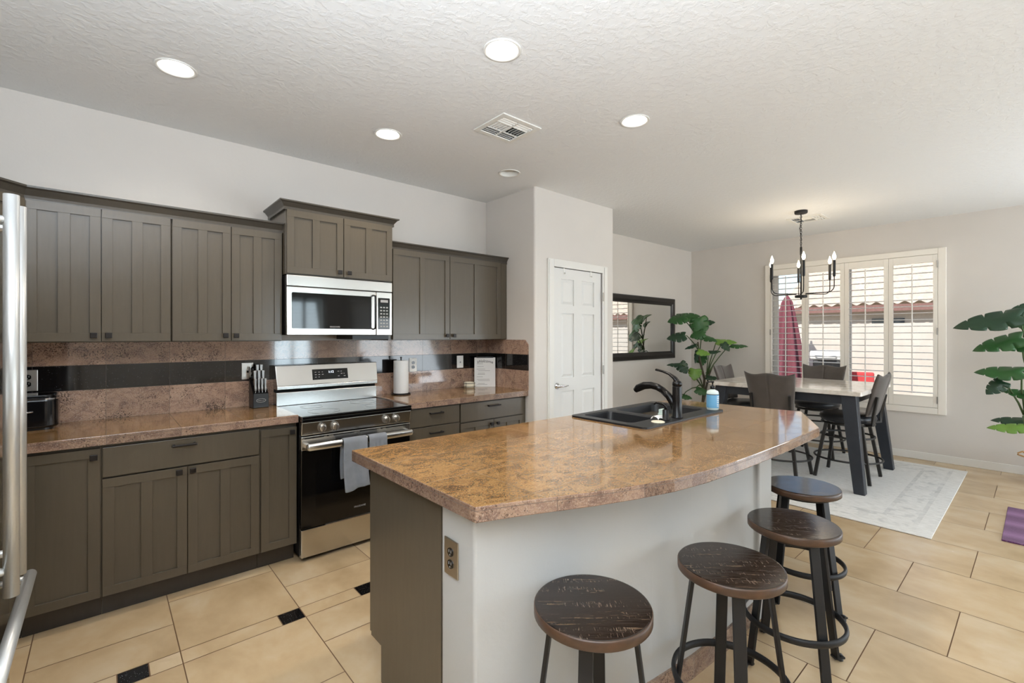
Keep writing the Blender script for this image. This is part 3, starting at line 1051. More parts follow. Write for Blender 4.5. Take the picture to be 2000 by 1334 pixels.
b.hexa([(RX0, 3.596, 1.040), (RX1, 3.596, 1.040), (RX1, YK - 0.016, 1.040), (RX0, YK - 0.016, 1.040), (RX0, 3.596, 1.066), (RX1, 3.596, 1.066), (RX1, YK - 0.016, 1.066), (RX0, YK - 0.016, 1.066)])
b.hexa([(RX0, 3.594, 1.066), (RX1, 3.594, 1.066), (RX1, YK - 0.016, 1.066), (RX0, YK - 0.016, 1.066), (RX0 - 0.006, 3.628, 1.212), (RX1 + 0.006, 3.628, 1.212), (RX1, YK - 0.016, 1.212), (RX0, YK - 0.016, 1.212)])
cp = b.build('control_console', 'steel', t, bevel=0.003)
def con(x, z, off=0.0):
    y = 3.594 + (z - 1.066) / (1.212 - 1.066) * 0.034 - off
    return (x, y, z)
b = MB()
b.hexa([con(1.178, 1.098, 0.001), con(1.448, 1.098, 0.001), con(1.448, 1.098, -0.004), con(1.178, 1.098, -0.004), con(1.178, 1.176, 0.001), con(1.448, 1.176, 0.001), con(1.448, 1.176, -0.004), con(1.178, 1.176, -0.004)])
dsp = b.build('display', 'black_glass', None)
attach(dsp, cp)
upv = Vector((0, 0.034, 0.146)).normalized()
tx = text_mesh('clock_digits', '1:12', 0.024, 'digits', t, con(1.318, 1.152, 0.0016), (1, 0, 0), upv)
random.seed(3)
for i, z in enumerate((1.152, 1.134, 1.116)):
    for x in (1.196, 1.222, 1.248, 1.368, 1.392, 1.414):
        if random.random() < 0.82:
            w_ = random.uniform(0.008, 0.015)
            b = MB()
            b.hexa([con(x, z, 0.0013), con(x + w_, z, 0.0013), con(x + w_, z, 0.001), con(x, z, 0.001), con(x, z + 0.004, 0.0013), con(x + w_, z + 0.004, 0.0013), con(x + w_, z + 0.004, 0.001), con(x, z + 0.004, 0.001)])
            attach(b.build('button_mark', 'grey_ink', None), cp)
text_mesh('brand_lettering', 'FRIGIDAIRE', 0.016, 'grey_ink', t, (1.31, 3.0565, 0.275), (1, 0, 0), (0, 0, 1))

# ---------------------------------------------------------------- towels over the oven handle
def towel(x0, x1, zfront, zback, label, seed, flare):
    rnd = random.Random(seed)
    ph = rnd.uniform(0, 6)
    hy, hz, hr = 2.982, 0.737, 0.027
    L1, L2 = hz - zfront, hz - zback
    arc = math.pi * hr
    tot = L1 + arc + L2
    def fn(u, v):
        s = v * tot
        x = x0 + (x1 - x0) * u
        if s < L1:
            z, y, dn = zfront + s, hy - hr, 1 - s / L1
            sg = 1
        elif s < L1 + arc:
            a = (s - L1) / hr
            z, y, dn, sg = hz + hr * math.sin(a), hy - hr * math.cos(a), 0, 0
        else:
            q = s - L1 - arc
            z, y, dn, sg = hz - q, hy + hr, q / L2, -1
        wv = math.sin(u * 9 + ph) * 0.010 + math.sin(u * 17 + ph * 2 + z * 8) * 0.004
        x += (u - 0.5) * flare * dn + 0.008 * dn * math.sin(z * 11 + ph)
        y += -abs(sg) * dn * 0.012 * (sg if sg > 0 else 0.3) + wv * dn * (1 if sg > 0 else 0.35)
        z += 0.010 * dn * math.sin(u * 5 + ph) * sg
        return (x, y, z)
    b = MB()
    b.grid(fn, 26, 60)
    o = b.build('dish_towel', 'towel', solid=0.007, subsurf=1)
    return tag(rebase(o), label, 'towel', 'towels on the oven handle')
towel(1.160, 1.320, 0.432, 0.49, 'grey dish towel hanging long over the oven handle, nearer the left', 5, 0.012)
towel(1.332, 1.460, 0.47, 0.52, 'grey dish towel hanging flat at right on the oven handle', 12, 0.0)

# ---------------------------------------------------------------- outlets
def outlet(label, x, y, z, w, h, face, plate, recept, kind='duplex', group=None, name='wall_outlet'):
    """face: '-Y' or '-X' : direction the plate faces"""
    if face == '-Y':
        rm = Matrix.Translation((x, y, z))
    else:
        rm = Matrix.Translation((x, y, z)) @ Matrix.Rotation(R(-90), 4, 'Z')
    t = thing(name, label, 'outlet' if kind == 'duplex' else 'wall plate', (x, y, z), group)
    b = MB()
    b.box(-w / 2, w / 2, -0.006, 0, -h / 2, h / 2, mat=rm)
    b.build('plate', plate, t, bevel=0.003)
    if kind == 'duplex':
        for s in (-1, 1):
            b = MB()
            c = [(0.0165 * math.cos(R(a)) if abs(math.cos(R(a))) < 0.86 else 0.0145 * (1 if math.cos(R(a)) > 0 else -1), s * 0.0195 + 0.0165 * math.sin(R(a)) * 0.85) for a in range(0, 360, 15)]
            lo = b.verts([rm @ Vector((p[0], -0.0055, p[1])) for p in c])
            hi = b.verts([rm @ Vector((p[0], -0.0085, p[1])) for p in c])
            b.face(hi)
            for i in range(len(c)):
                b.face([lo[i], lo[(i + 1) % len(c)], hi[(i + 1) % len(c)], hi[i]])
            rc = b.build('receptacle', recept, t)
            b = MB()
            for dx in (-0.006, 0.006):
                b.box(dx - 0.0012, dx + 0.0012, -0.0092, -0.0086, s * 0.0195 - 0.001, s * 0.0195 + 0.008, mat=rm)
            b.box(-0.002, 0.002, -0.0092, -0.0086, s * 0.0195 - 0.010, s * 0.0195 - 0.006, mat=rm)
            sl = b.build('slots', 'void' if recept == 'white_plastic' else 'grey_ink', None)
            attach(sl, rc)
    else:
        b = MB()
        b.box(-0.006, 0.006, -0.012, -0.0055, -0.012, 0.004, mat=rm)
        b.build('jack' if kind == 'jack' else 'toggle', recept, t)
    return t
yo = YK - 0.0143
outlet('steel wall outlet with black sockets above the toaster', -0.315, yo, 1.18, 0.082, 0.12, '-Y', 'nickel', 'black_gloss')
outlet('white wall outlet beside the paper towel roll', 2.077, yo, 1.170, 0.075, 0.122, '-Y', 'white_plastic', 'black_gloss')
outlet('white single-jack wall plate between the outlet and the welcome sign', 2.586, yo, 1.179, 0.075, 0.118, '-Y', 'white_plastic', 'grey_ink', 'jack', name='jack_plate')
outlet('steel switch plate half hidden behind the knife block', 0.765, yo, 1.18, 0.075, 0.12, '-Y', 'nickel', 'black_gloss', 'toggle', name='switch_plate')

# ---------------------------------------------------------------- things on the counters
ZC = 0.9312
t = thing('toaster', 'gloss black toaster on the left counter', 'toaster', (-0.33, 3.575, ZC))
b = MB()
b.prism(rrect(-0.485, -0.182, 3.47, 3.665, 0.05, 8), ZC + 0.012, ZC + 0.165)
b.build('body', 'black_gloss', t, bevel=0.012, segs=3)
b = MB()
b.prism(rrect(-0.478, -0.189, 3.477, 3.658, 0.045, 8), ZC + 0.166, ZC + 0.185)
b.build('lid', 'black_gloss', t, bevel=0.006)
MB().prism(rrect(-0.486, -0.181, 3.469, 3.666, 0.05, 8), ZC + 0.160, ZC + 0.167).build('chrome_band', 'chrome', t)
b = MB()
b.tube([(-0.42, 3.462, ZC + 0.098), (-0.33, 3.458, ZC + 0.098), (-0.275, 3.464, ZC + 0.100)], 0.004, 8)
b.build('handle', 'chrome', t)
MB().prism(rrect(-0.47, -0.20, 3.485, 3.65, 0.04, 8), ZC, ZC + 0.013).build('base', 'black', t)
# knife block
bx, by = 0.8185, 3.61
t = thing('knife_block', 'black knife block with oval badge beside the range', 'knife block', (bx, by, ZC))
b = MB()
b.hexa([(bx - 0.05, by - 0.055, ZC), (bx + 0.05, by - 0.055, ZC), (bx + 0.05, by + 0.065, ZC), (bx - 0.05, by + 0.065, ZC),
        (bx - 0.048, by - 0.052, ZC + 0.098), (bx + 0.048, by - 0.052, ZC + 0.098), (bx + 0.048, by + 0.075, ZC + 0.205), (bx - 0.048, by + 0.075, ZC + 0.205)])
b.build('block', 'black', t, bevel=0.004)
b = MB()
b.ring((bx, by - 0.0555, ZC + 0.052), 0.020, 0.0018, 28, 6, mat=Matrix.Rotation(R(90), 4, 'X') @ Matrix.Diagonal((1.45, 0.62, 1, 1)))
b.build('badge_ring', 'grey_ink', t)
text_mesh('badge_lettering', 'FARBERWARE', 0.0068, 'grey_ink', t, (bx, by - 0.0556, ZC + 0.052), (1, 0, 0), (0, 0, 1))
def knife(x, y, z, ln, r, label, mat='steel_dark', tilt=-5):
    m = Matrix.Translation((x, y, z)) @ Matrix.Rotation(R(tilt), 4, 'X')
    t = thing('kitchen_knife', label, 'knife', (x, y, z), 'knives in the knife block')
    b = MB()
    prof = [(0.0, 0.8), (0.18, 1.0), (0.5, 0.82), (0.8, 1.0), (1.0, 1.15)]
    for (a, s0), (c, s1) in zip(prof, prof[1:]):
        b.hexa([m @ Vector(p) for p in [(-r * s0 * 0.6, -r * s0, a * ln), (r * s0 * 0.6, -r * s0, a * ln), (r * s0 * 0.6, r * s0, a * ln), (-r * s0 * 0.6, r * s0, a * ln),
                (-r * s1 * 0.6, -r * s1, c * ln), (r * s1 * 0.6, -r * s1, c * ln), (r * s1 * 0.6, r * s1, c * ln), (-r * s1 * 0.6, r * s1, c * ln)]])
    b.build('handle', mat, t, bevel=0.002, weld=0.00005)
    b = MB()
    b.hexa([m @ Vector(p) for p in [(-0.001, -r * 0.7, -0.03), (0.001, -r * 0.7, -0.03), (0.001, r * 0.7, -0.03), (-0.001, r * 0.7, -0.03), (-0.001, -r * 0.7, 0.0), (0.001, -r * 0.7, 0.0), (0.001, r * 0.7, 0.0), (-0.001, r * 0.7, 0.0)]])
    b.build('blade', 'chrome', t)
names = ['leftmost', 'second from left', 'third from left', 'rightmost']
for i in range(4):
    knife(bx - 0.031 + i * 0.0207, by - 0.034, ZC + 0.116, 0.085, 0.0115, 'steel steak knife in the front row of the knife block, ' + names[i])
for i in range(3):
    knife(bx - 0.026 + i * 0.026, by + 0.005, ZC + 0.150, 0.105, 0.0135, 'steel chef knife in the middle row of the knife block, ' + ['left', 'centre', 'right'][i])
for i in range(2):
    knife(bx - 0.002 + i * 0.024, by + 0.04, ZC + 0.180, 0.115, 0.0135, 'tall steel knife at the back of the knife block, ' + ['left one', 'right one'][i])
t = thing('kitchen_scissors', 'black kitchen scissors at the left back of the knife block', 'scissors', (bx - 0.035, by + 0.05, ZC + 0.17))
for s in (-1, 1):
    b = MB()
    b.ring((bx - 0.033, by + 0.045 + s * 0.0, ZC + 0.235 + s * 0.024), 0.02, 0.005, 20, 8, mat=Matrix.Rotation(R(90), 4, 'Y'))
    b.build('grip', 'black_gloss', t)
MB().box(bx - 0.035, bx - 0.031, by + 0.04, by + 0.05, ZC + 0.16, ZC + 0.20).build('blade', 'chrome', t)
# paper towel
px_, py_ = 1.905, 3.60
t = thing('paper_towel_holder', 'black wire paper towel stand on the right counter', 'paper towel holder', (px_, py_, ZC))
b = MB()
b.ring((px_, py_, ZC + 0.005), 0.075, 0.005, 36, 8)
b.tube([(px_ - 0.075, py_, ZC + 0.005), (px_ + 0.075, py_, ZC + 0.005)], 0.004)
b.build('base', 'black_matte', t)
b = MB()
b.tube([(px_, py_, ZC + 0.004), (px_, py_, ZC + 0.305)], 0.005)
b.lathe([(0, 0), (0.008, 0.004), (0.008, 0.012), (0, 0.016)], (px_, py_, ZC + 0.304), 14)
b.build('post', 'black_matte', t)
b = MB()
b.lathe([(0.02, ZC + 0.012), (0.0615, ZC + 0.012), (0.063, ZC + 0.016), (0.063, ZC + 0.284), (0.0615, ZC + 0.288), (0.02, ZC + 0.288), (0.02, ZC + 0.012)], (px_, py_, 0), 40, cap=False)
tag(rebase(b.build('paper_towel_roll', 'paper')), 'white paper towel roll on its black stand', 'paper towel')
# salt cellar
sx_, sy_ = 2.632, 3.615
t = thing('ceramic_canister', 'small cream ceramic dish with dark wire band on the right counter', 'dish', (sx_, sy_, ZC))
b = MB()
b.lathe([(0.0, 0.002), (0.05, 0.002), (0.054, 0.008), (0.054, 0.052), (0.050, 0.055), (0.047, 0.052), (0.046, 0.02), (0, 0.018)], (sx_, sy_, ZC), 32)
b.build('dish', 'cream', t)
b = MB()
for z in (0.014, 0.045):
    b.ring((sx_, sy_, ZC + z), 0.0555, 0.0022, 36, 6)
for a in range(0, 360, 90):
    b.tube([(sx_ + 0.0555 * math.cos(R(a + 20)), sy_ + 0.0555 * math.sin(R(a + 20)), ZC + z) for z in (0.001, 0.055)], 0.002, 6)
b.build('wire_band', 'black_matte', t)
# welcome sign
A0, A1 = Vector((2.722, 3.655, ZC)), Vector((2.884, 3.530, ZC))
rt = (A1 - A0).normalized()
nn = Vector((rt.y, -rt.x, 0))
up = (Vector((0, 0, 1)) - nn * 0.05).normalized()
W_, H_ = (A1 - A0).length, 0.285
t = thing('welcome_sign', 'white welcome sign with dark lettering leaning in the counter corner', 'sign', tuple((A0 + A1) / 2))
b = MB()
def sp(x, z, o=0.0):
    return tuple(A0 + rt * x + up * z - rt.cross(up) * 0 + nn * o)
b.hexa([sp(0, 0, 0.0), sp(W_, 0, 0.0), sp(W_, 0, -0.006), sp(0, 0, -0.006), sp(0, H_, 0.0), sp(W_, H_, 0.0), sp(W_, H_, -0.006), sp(0, H_, -0.006)])
b.build('board', 'paper', t, bevel=0.001)
text_mesh('lettering', 'Welcome', 0.040, 'ink', t, sp(W_ / 2, H_ - 0.035, 0.0012), rt, up, bend=2.2, shear=0.25)
b = MB()
rnd = random.Random(4)
for i, z in enumerate((0.222, 0.195, 0.170, 0.155, 0.130, 0.118, 0.095, 0.070, 0.058, 0.030, 0.020)):
    x0 = 0.02 + rnd.uniform(0, 0.02)
    x1 = x0 + rnd.uniform(0.05, 0.13)
    x1 = min(x1, W_ - 0.015)
    b.hexa([sp(x0, z, 0.0012), sp(x1, z, 0.0012), sp(x1, z, 0), sp(x0, z, 0), sp(x0, z + 0.004, 0.0012), sp(x1, z + 0.004, 0.0012), sp(x1, z + 0.004, 0), sp(x0, z + 0.004, 0)])
b.build('small_print', 'grey_ink', t)
b = MB()
b.hexa([sp(0.02, H_ - 0.004, 0.003), sp(W_ - 0.02, H_ - 0.004, 0.003), sp(W_ - 0.02, H_ - 0.004, -0.009), sp(0.02, H_ - 0.004, -0.009), sp(0.02, H_ + 0.007, 0.003), sp(W_ - 0.02, H_ + 0.007, 0.003), sp(W_ - 0.02, H_ + 0.007, -0.009), sp(0.02, H_ + 0.007, -0.009)])
b.build('clip', 'black', t)

# ---------------------------------------------------------------- refrigerator
t = thing('refrigerator', 'stainless french door refrigerator at the left edge', 'refrigerator', (-0.55, 1.60, 0))
FX = -0.212
MB().box(XL + 0.02, FX - 0.075, 1.145, 2.055, 0.03, 1.745).build('body', 'steel_dark', t, bevel=0.004)
for a, c in ((1.145, 1.597), (1.603, 2.055)):
    dr = MB().box(FX - 0.07, FX, a, c, 0.835, 1.75).build('door', 'fridge_steel', t, bevel=0.008)
    y = 1.536 if a < 1.2 else 1.664
    b = MB()
    b.tube([(FX + 0.056, y, 0.842), (FX + 0.056, y, 1.748)], 0.0135, 16)
    for z in (0.90, 1.69):
        b.tube([(FX - 0.002, y, z), (FX + 0.056, y, z)], 0.009, 10)
    attach(b.build('handle', 'satin', None), dr)
dr = MB().box(FX - 0.07, FX, 1.145, 2.055, 0.06, 0.825).build('freezer_drawer', 'fridge_steel', t, bevel=0.008)
b = MB()
b.tube([(FX + 0.058, 1.25, 0.76), (FX + 0.058, 1.875, 0.76)], 0.0135, 16)
for y in (1.31, 1.845):
    b.tube([(FX - 0.002, y, 0.76), (FX + 0.058, y, 0.76)], 0.009, 10)
attach(b.build('handle', 'satin', None), dr)
MB().box(XL + 0.05, FX - 0.09, 1.16, 2.04, 0.0, 0.031).build('base_grille', 'black', t)
# ---------------------------------------------------------------- island
t = thing('kitchen_island', 'kitchen island with pale plastered bar wall and grey end panel', 'island', (2.0, 1.45, 0))
b = MB()
wallp = [(0.852, 1.330), (0.852, 1.142), (1.10, 1.092), (1.35, 1.040), (1.60, 0.998), (1.85, 0.968), (2.15, 0.950), (2.46, 0.955), (2.46, 0.930), (2.625, 0.930), (2.625, 1.10), (2.46, 1.14), (1.2, 1.330)]
b.prism(wallp, 0, 0.8822)
b.build('bar_wall', 'island_wall', t, bevel=0.03, segs=5)
b = MB()
b.prism([(0.852, 1.331), (1.2, 1.331), (2.0, 1.21), (3.2, 1.16), (3.2, 1.872), (0.852, 1.872)], 0.165, 0.8822)
b.prism([(0.862, 1.331), (1.2, 1.331), (2.0, 1.21), (3.19, 1.17), (3.19, 1.80), (0.862, 1.80)], 0, 0.165)
b.build('cabinet_body', 'cab', t)
for x0, x1 in ((0.856, 1.42), (1.425, 2.0), (2.005, 2.58), (2.585, 3.19)):
    MB().box(x0, x1, 1.873, 1.894, 0.172, 0.872).build('door', 'cab', t, bevel=0.002)
b = MB()
for q in range(4, 8):
    p0, p1 = Vector(wallp[q - 0]), Vector(wallp[q + 1]) if q < 7 else None
skirt = [(1.35, 1.040), (1.60, 0.998), (1.85, 0.968), (2.15, 0.950), (2.455, 0.955)]
outer = [(x, y - 0.010) for x, y in skirt]
b.prism(outer + [(x, y + 0.005) for x, y in skirt[::-1]], 0, 0.095)
b.build('base_tile', 'granite_edge', t)
top = [(0.813, 1.985), (0.813, 1.087), (0.936, 1.043), (1.032, 1.005), (1.177, 0.945), (1.328, 0.893), (1.5, 0.846), (1.683, 0.818), (1.9, 0.803), (2.1, 0.796), (2.45, 0.789), (2.92, 0.795), (3.46, 1.045), (3.42, 1.236), (3.365, 1.92)]
hole = rect(2.195, 3.045, 1.415, 1.885)
b = MB()
b.plate(top, [hole], 0.931, 0)
b.plate(top, [hole], 0.8825, 1, flip=True)
for loop, mi in ((top, 1), (hole, 1)):
    lo = b.verts([(x, y, 0.8825) for x, y in loop])
    hi = b.verts([(x, y, 0.931) for x, y in loop])
    for i in range(len(loop)):
        b.face([lo[i], lo[(i + 1) % len(loop)], hi[(i + 1) % len(loop)], hi[i]], mi)
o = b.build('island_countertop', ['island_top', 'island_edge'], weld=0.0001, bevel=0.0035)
tag(rebase(o), 'golden-lit granite tile island countertop with a bowed seating edge', 'countertop')
outlet('steel outlet with black sockets on the end of the island', 0.8515, 1.264, 0.709, 0.078, 0.120, '-X', 'nickel', 'black_gloss')
# sink
t = thing('kitchen_sink', 'black double-bowl sink set into the island', 'sink', (2.62, 1.65, 0.931))
b = MB()
rim = rrect(2.160, 3.080, 1.382, 1.915, 0.03)
bowls = [rrect(2.215, 2.490, 1.510, 1.872, 0.04), rrect(2.530, 3.020, 1.480, 1.872, 0.05)]
b.plate(rim, bowls, 0.940, 0)
lo = b.verts([(x, y, 0.9315) for x, y in rim])
hi = b.verts([(x, y, 0.940) for x, y in rim])
for i in range(len(rim)):
    b.face([lo[i], lo[(i + 1) % len(rim)], hi[(i + 1) % len(rim)], hi[i]])
for bw in bowls:
    cx = sum(p[0] for p in bw) / len(bw)
    cy = sum(p[1] for p in bw) / len(bw)
    rows = []
    for z, k in ((0.940, 1.0), (0.930, 0.985), (0.76, 0.95), (0.745, 0.90)):
        rows.append(b.verts([(cx + (x - cx) * k, cy + (y - cy) * k, z) for x, y in bw]))
    for r0, r1 in zip(rows, rows[1:]):
        for i in range(len(bw)):
            b.face([r0[i], r0[(i + 1) % len(bw)], r1[(i + 1) % len(bw)], r1[i]], 0, True)
    b.face(rows[-1])
b.build('basin', 'sink', t, weld=0.0001, solid=0.004)
for cx, cy in ((2.35, 1.69), (2.775, 1.676)):
    b = MB()
    b.lathe([(0.045, 0.748), (0.04, 0.753), (0.03, 0.752), (0, 0.749)], (cx, cy, 0), 24)
    b.build('drain', 'chrome', t)
# faucet
fx, fy2, ZS = 2.575, 1.437, 0.9402
t = thing('kitchen_faucet', 'dark bronze pull-out faucet with lever on the sink deck', 'faucet', (fx, fy2, ZS))
b = MB()
b.lathe([(0.034, ZS), (0.034, ZS + 0.006), (0.029, ZS + 0.012), (0.0275, ZS + 0.10), (0.0275, ZS + 0.185), (0.027, ZS + 0.188), (0.0, ZS + 0.188)], (fx, fy2, 0), 28)
b.build('body', 'faucet', t)
b = MB()
b.tube([(fx, fy2 + 0.004, ZS + 0.030), (fx, fy2 + 0.024, ZS + 0.085), (fx, fy2 + 0.055, ZS + 0.125), (fx, fy2 + 0.100, ZS + 0.158)], [0.02, 0.024, 0.022, 0.020], 16)
b.build('neck', 'faucet', t)
b = MB()
b.tube([(fx, fy2 + 0.094, ZS + 0.154), (fx, fy2 + 0.130, ZS + 0.172), (fx, fy2 + 0.175, ZS + 0.180), (fx, fy2 + 0.225, ZS + 0.174), (fx, fy2 + 0.268, ZS + 0.155), (fx, fy2 + 0.290, ZS + 0.138)], [0.0195, 0.021, 0.022, 0.024, 0.024, 0.017], 16)
b.build('spray_head', 'faucet', t)
b = MB()
b.lathe([(0.0278, ZS + 0.191), (0.0278, ZS + 0.206), (0.022, ZS + 0.220), (0.0, ZS + 0.226)], (fx, fy2, 0), 28)
b.tube([(fx, fy2 - 0.008, ZS + 0.203), (fx, fy2 + 0.014, ZS + 0.235), (fx, fy2 + 0.05, ZS + 0.258), (fx, fy2 + 0.095, ZS + 0.271), (fx, fy2 + 0.140, ZS + 0.279)], [0.020, 0.015, 0.010, 0.0085, 0.0095], 14, flat=(1.3, 0.8))
b.build('lever', 'faucet', t)
# deck soap pump
sx2, sy2 = 2.452, 1.440
t = thing('soap_pump', 'short dark soap pump on the sink deck left of the faucet', 'soap dispenser', (sx2, sy2, ZS))
b = MB()
b.lathe([(0.026, 0), (0.026, 0.006), (0.018, 0.010), (0.018, 0.058), (0.015, 0.062), (0, 0.062)], (sx2, sy2, ZS), 22)
b.build('body', 'faucet', t)
b = MB()
b.tube([(sx2, sy2, ZS + 0.06), (sx2, sy2, ZS + 0.082), (sx2, sy2 + 0.02, ZS + 0.092), (sx2, sy2 + 0.06, ZS + 0.094), (sx2, sy2 + 0.075, ZS + 0.085)], [0.008, 0.008, 0.0075, 0.006, 0.005], 10)
b.build('spout', 'faucet', t)
# soap bottle
bx2, by2 = 3.03, 1.437
t = thing('soap_bottle', 'clear pump soap bottle with blue label at the sink corner', 'bottle', (bx2, by2, ZS))
b = MB()
b.lathe([(0, 0.0), (0.034, 0.0), (0.038, 0.006), (0.038, 0.112), (0.034, 0.124), (0.018, 0.132), (0.014, 0.134), (0.014, 0.138), (0, 0.138)], (bx2, by2, ZS), 32)
b.build('bottle', 'soap', t)
b = MB()
b.lathe([(0.0384, 0.016), (0.0386, 0.018), (0.0386, 0.100), (0.0384, 0.102)], (bx2, by2, ZS), 32, cap=False)
lb = b.build('label', 'label_blue', t)
b = MB()
b.lathe([(0.0388, 0.101), (0.0388, 0.1055)], (bx2, by2, ZS), 32, cap=False)
attach(b.build('label_band', 'ink', None), lb)
b = MB()
for i, z in enumerate((0.086, 0.074, 0.062, 0.05, 0.036, 0.026)):
    a0, a1 = R(-112), R(-112 + (34, 44, 30, 40, 22, 28)[i])
    b.grid(lambda u, v: (bx2 + 0.0389 * math.cos(a0 + (a1 - a0) * u), by2 + 0.0389 * math.sin(a0 + (a1 - a0) * u), ZS + z + 0.005 * v), 6, 1)
attach(b.build('label_print', 'white_plastic', None), lb)
b = MB()
b.lathe([(0.0155, 0.136), (0.0155, 0.154), (0.010, 0.158), (0.0045, 0.160), (0.0045, 0.178), (0.010, 0.180), (0.010, 0.188), (0, 0.189)], (bx2, by2, ZS), 20)
b.tube([(bx2, by2, ZS + 0.184), (bx2 - 0.02, by2 + 0.025, ZS + 0.183), (bx2 - 0.026, by2 + 0.032, ZS + 0.176)], 0.0045, 8)
b.build('pump', 'black_gloss', t)
# little things by the sink
b = MB()
b.lathe([(0, 0), (0.036, 0), (0.038, 0.003), (0.036, 0.007), (0.03, 0.009), (0, 0.009)], (2.350, 1.428, ZS), 28)
tag(rebase(b.build('drain_cover', 'cream')), 'flat round cream drain cover on the sink deck corner', 'drain cover')
b = MB()
for i in range(4):
    b.box(2.484 + i * 0.012, 2.494 + i * 0.012, 1.472, 1.506, ZS + 0.003, ZS + 0.052)
b.box(2.480, 2.536, 1.470, 1.508, ZS, ZS + 0.030)
tag(rebase(b.build('scrub_block', 'sponge', bevel=0.003)), 'pale green ribbed scrubber standing beside the faucet', 'scrubber')
b = MB()
rnd = random.Random(9)
def rag(u, v):
    x = 2.395 + 0.11 * u
    y = 1.452 + 0.052 * v
    return (x + 0.006 * math.sin(v * 9), y + 0.006 * math.sin(u * 8), ZS + 0.004 + 0.020 * abs(math.sin(u * 6.5 + v * 3)) * (0.4 + 0.6 * math.sin(v * 3.1)))
b.grid(rag, 20, 12)
tag(rebase(b.build('dish_cloth', 'paper', solid=0.004)), 'crumpled white cloth at the edge of the left sink bowl', 'cloth')

# ---------------------------------------------------------------- bar stools
ZSEAT, RS = 0.615, 0.178
def make_stool(label):
    t = thing('bar_stool', label, 'bar stool', (0, 0, 0), 'round bar stools at the island')
    b = MB()
    b.lathe([(0.0, ZSEAT - 0.034), (RS - 0.006, ZSEAT - 0.034), (RS, ZSEAT - 0.029), (RS, ZSEAT - 0.005), (RS - 0.003, ZSEAT - 0.001)], (0, 0, 0), 56, 1)
    b.lathe([(RS - 0.003, ZSEAT - 0.001), (RS - 0.007, ZSEAT), (0, ZSEAT)], (0, 0, 0), 56, 0, smooth=False, cap=False)
    b.build('seat', ['stool_top', 'stool_edge'], t, weld=0.0001)
    b = MB()
    b.lathe([(0.0, 0.562), (0.135, 0.562), (0.150, 0.570), (0.150, 0.5805), (0, 0.5805)], (0, 0, 0), 40)
    b.build('seat_plate', 'black_matte', t)
    for k in range(4):
        rz = Matrix.Rotation(R(90 * k), 4, 'Z')
        r0, r1 = 0.132, 0.205
        b = MB()
        def lp(r, w, z, th):
            return [rz @ Vector(p) for p in ((r - th, -w, z), (r, -w, z), (r, w, z), (r - th, w, z))]
        lo = lp(r1, 0.020, 0.012, 0.013)
        hi = lp(r0, 0.020, 0.563, 0.013)
        b.hexa(lo + hi)
        lg = b.build('leg', 'black_matte', t, bevel=0.0025)
        b = MB()
        b.box(r1 - 0.02, r1 + 0.027, -0.014, 0.014, 0.012, 0.020, mat=rz)
        b.lathe([(0.012, 0.0), (0.012, 0.006), (0.006, 0.008), (0.006, 0.024), (0.009, 0.026), (0, 0.028)], tuple(rz @ Vector((r1 + 0.015, 0, 0))), 12)
        f = b.build('foot', 'black', None)
        f.parent = lg
    b = MB()
    b.ring((0, 0, 0.205), 0.192, 0.012, 56, 8, flat=(0.7, 1.3))
    b.build('foot_ring', 'black_matte', t)
    return t
stools = [(1.118, 0.902, 31, 'dark wood bar stool nearest the viewer, with a chipped brown front edge'),
          (1.687, 0.736, 35, 'dark wood bar stool second from the front, with pale saw marks across its top'),
          (2.264, 0.717, 53.5, 'dark wood bar stool third from the front, its top half shining blue'),
          (2.868, 0.862, 69.4, 'dark wood bar stool farthest from the viewer, its planked top shining white')]
st0 = make_stool(stools[0][3])
st0.location = (stools[0][0], stools[0][1], 0)
st0.rotation_euler = (0, 0, R(stools[0][2]))
made = [st0] + [dup(st0, (x, y, 0), R(a), lab) for x, y, a, lab in stools[1:]]
for st, (x, y, a, lab), grain in zip(made, stools, (-41, -45, -45, -62)):
    for ch in st.children:
        if ch.name.startswith('seat') and 'plate' not in ch.name:
            ch.rotation_euler = (0, 0, R(grain - a))
# ---------------------------------------------------------------- rugs
b = MB()
b.box(4.36, 6.80, 0.51, 3.00, 0.0005, 0.009)
o = tag(rebase(b.build('area_rug', 'rug', bevel=0.003)), 'large pale distressed rug under the dining table', 'rug')
b = MB()
b.box(4.70, 5.645, -0.45, 0.185, 0.0005, 0.012)
tag(rebase(b.build('woven_mat', 'purple', bevel=0.004)), 'purple woven mat on the tiles at the right edge', 'mat')

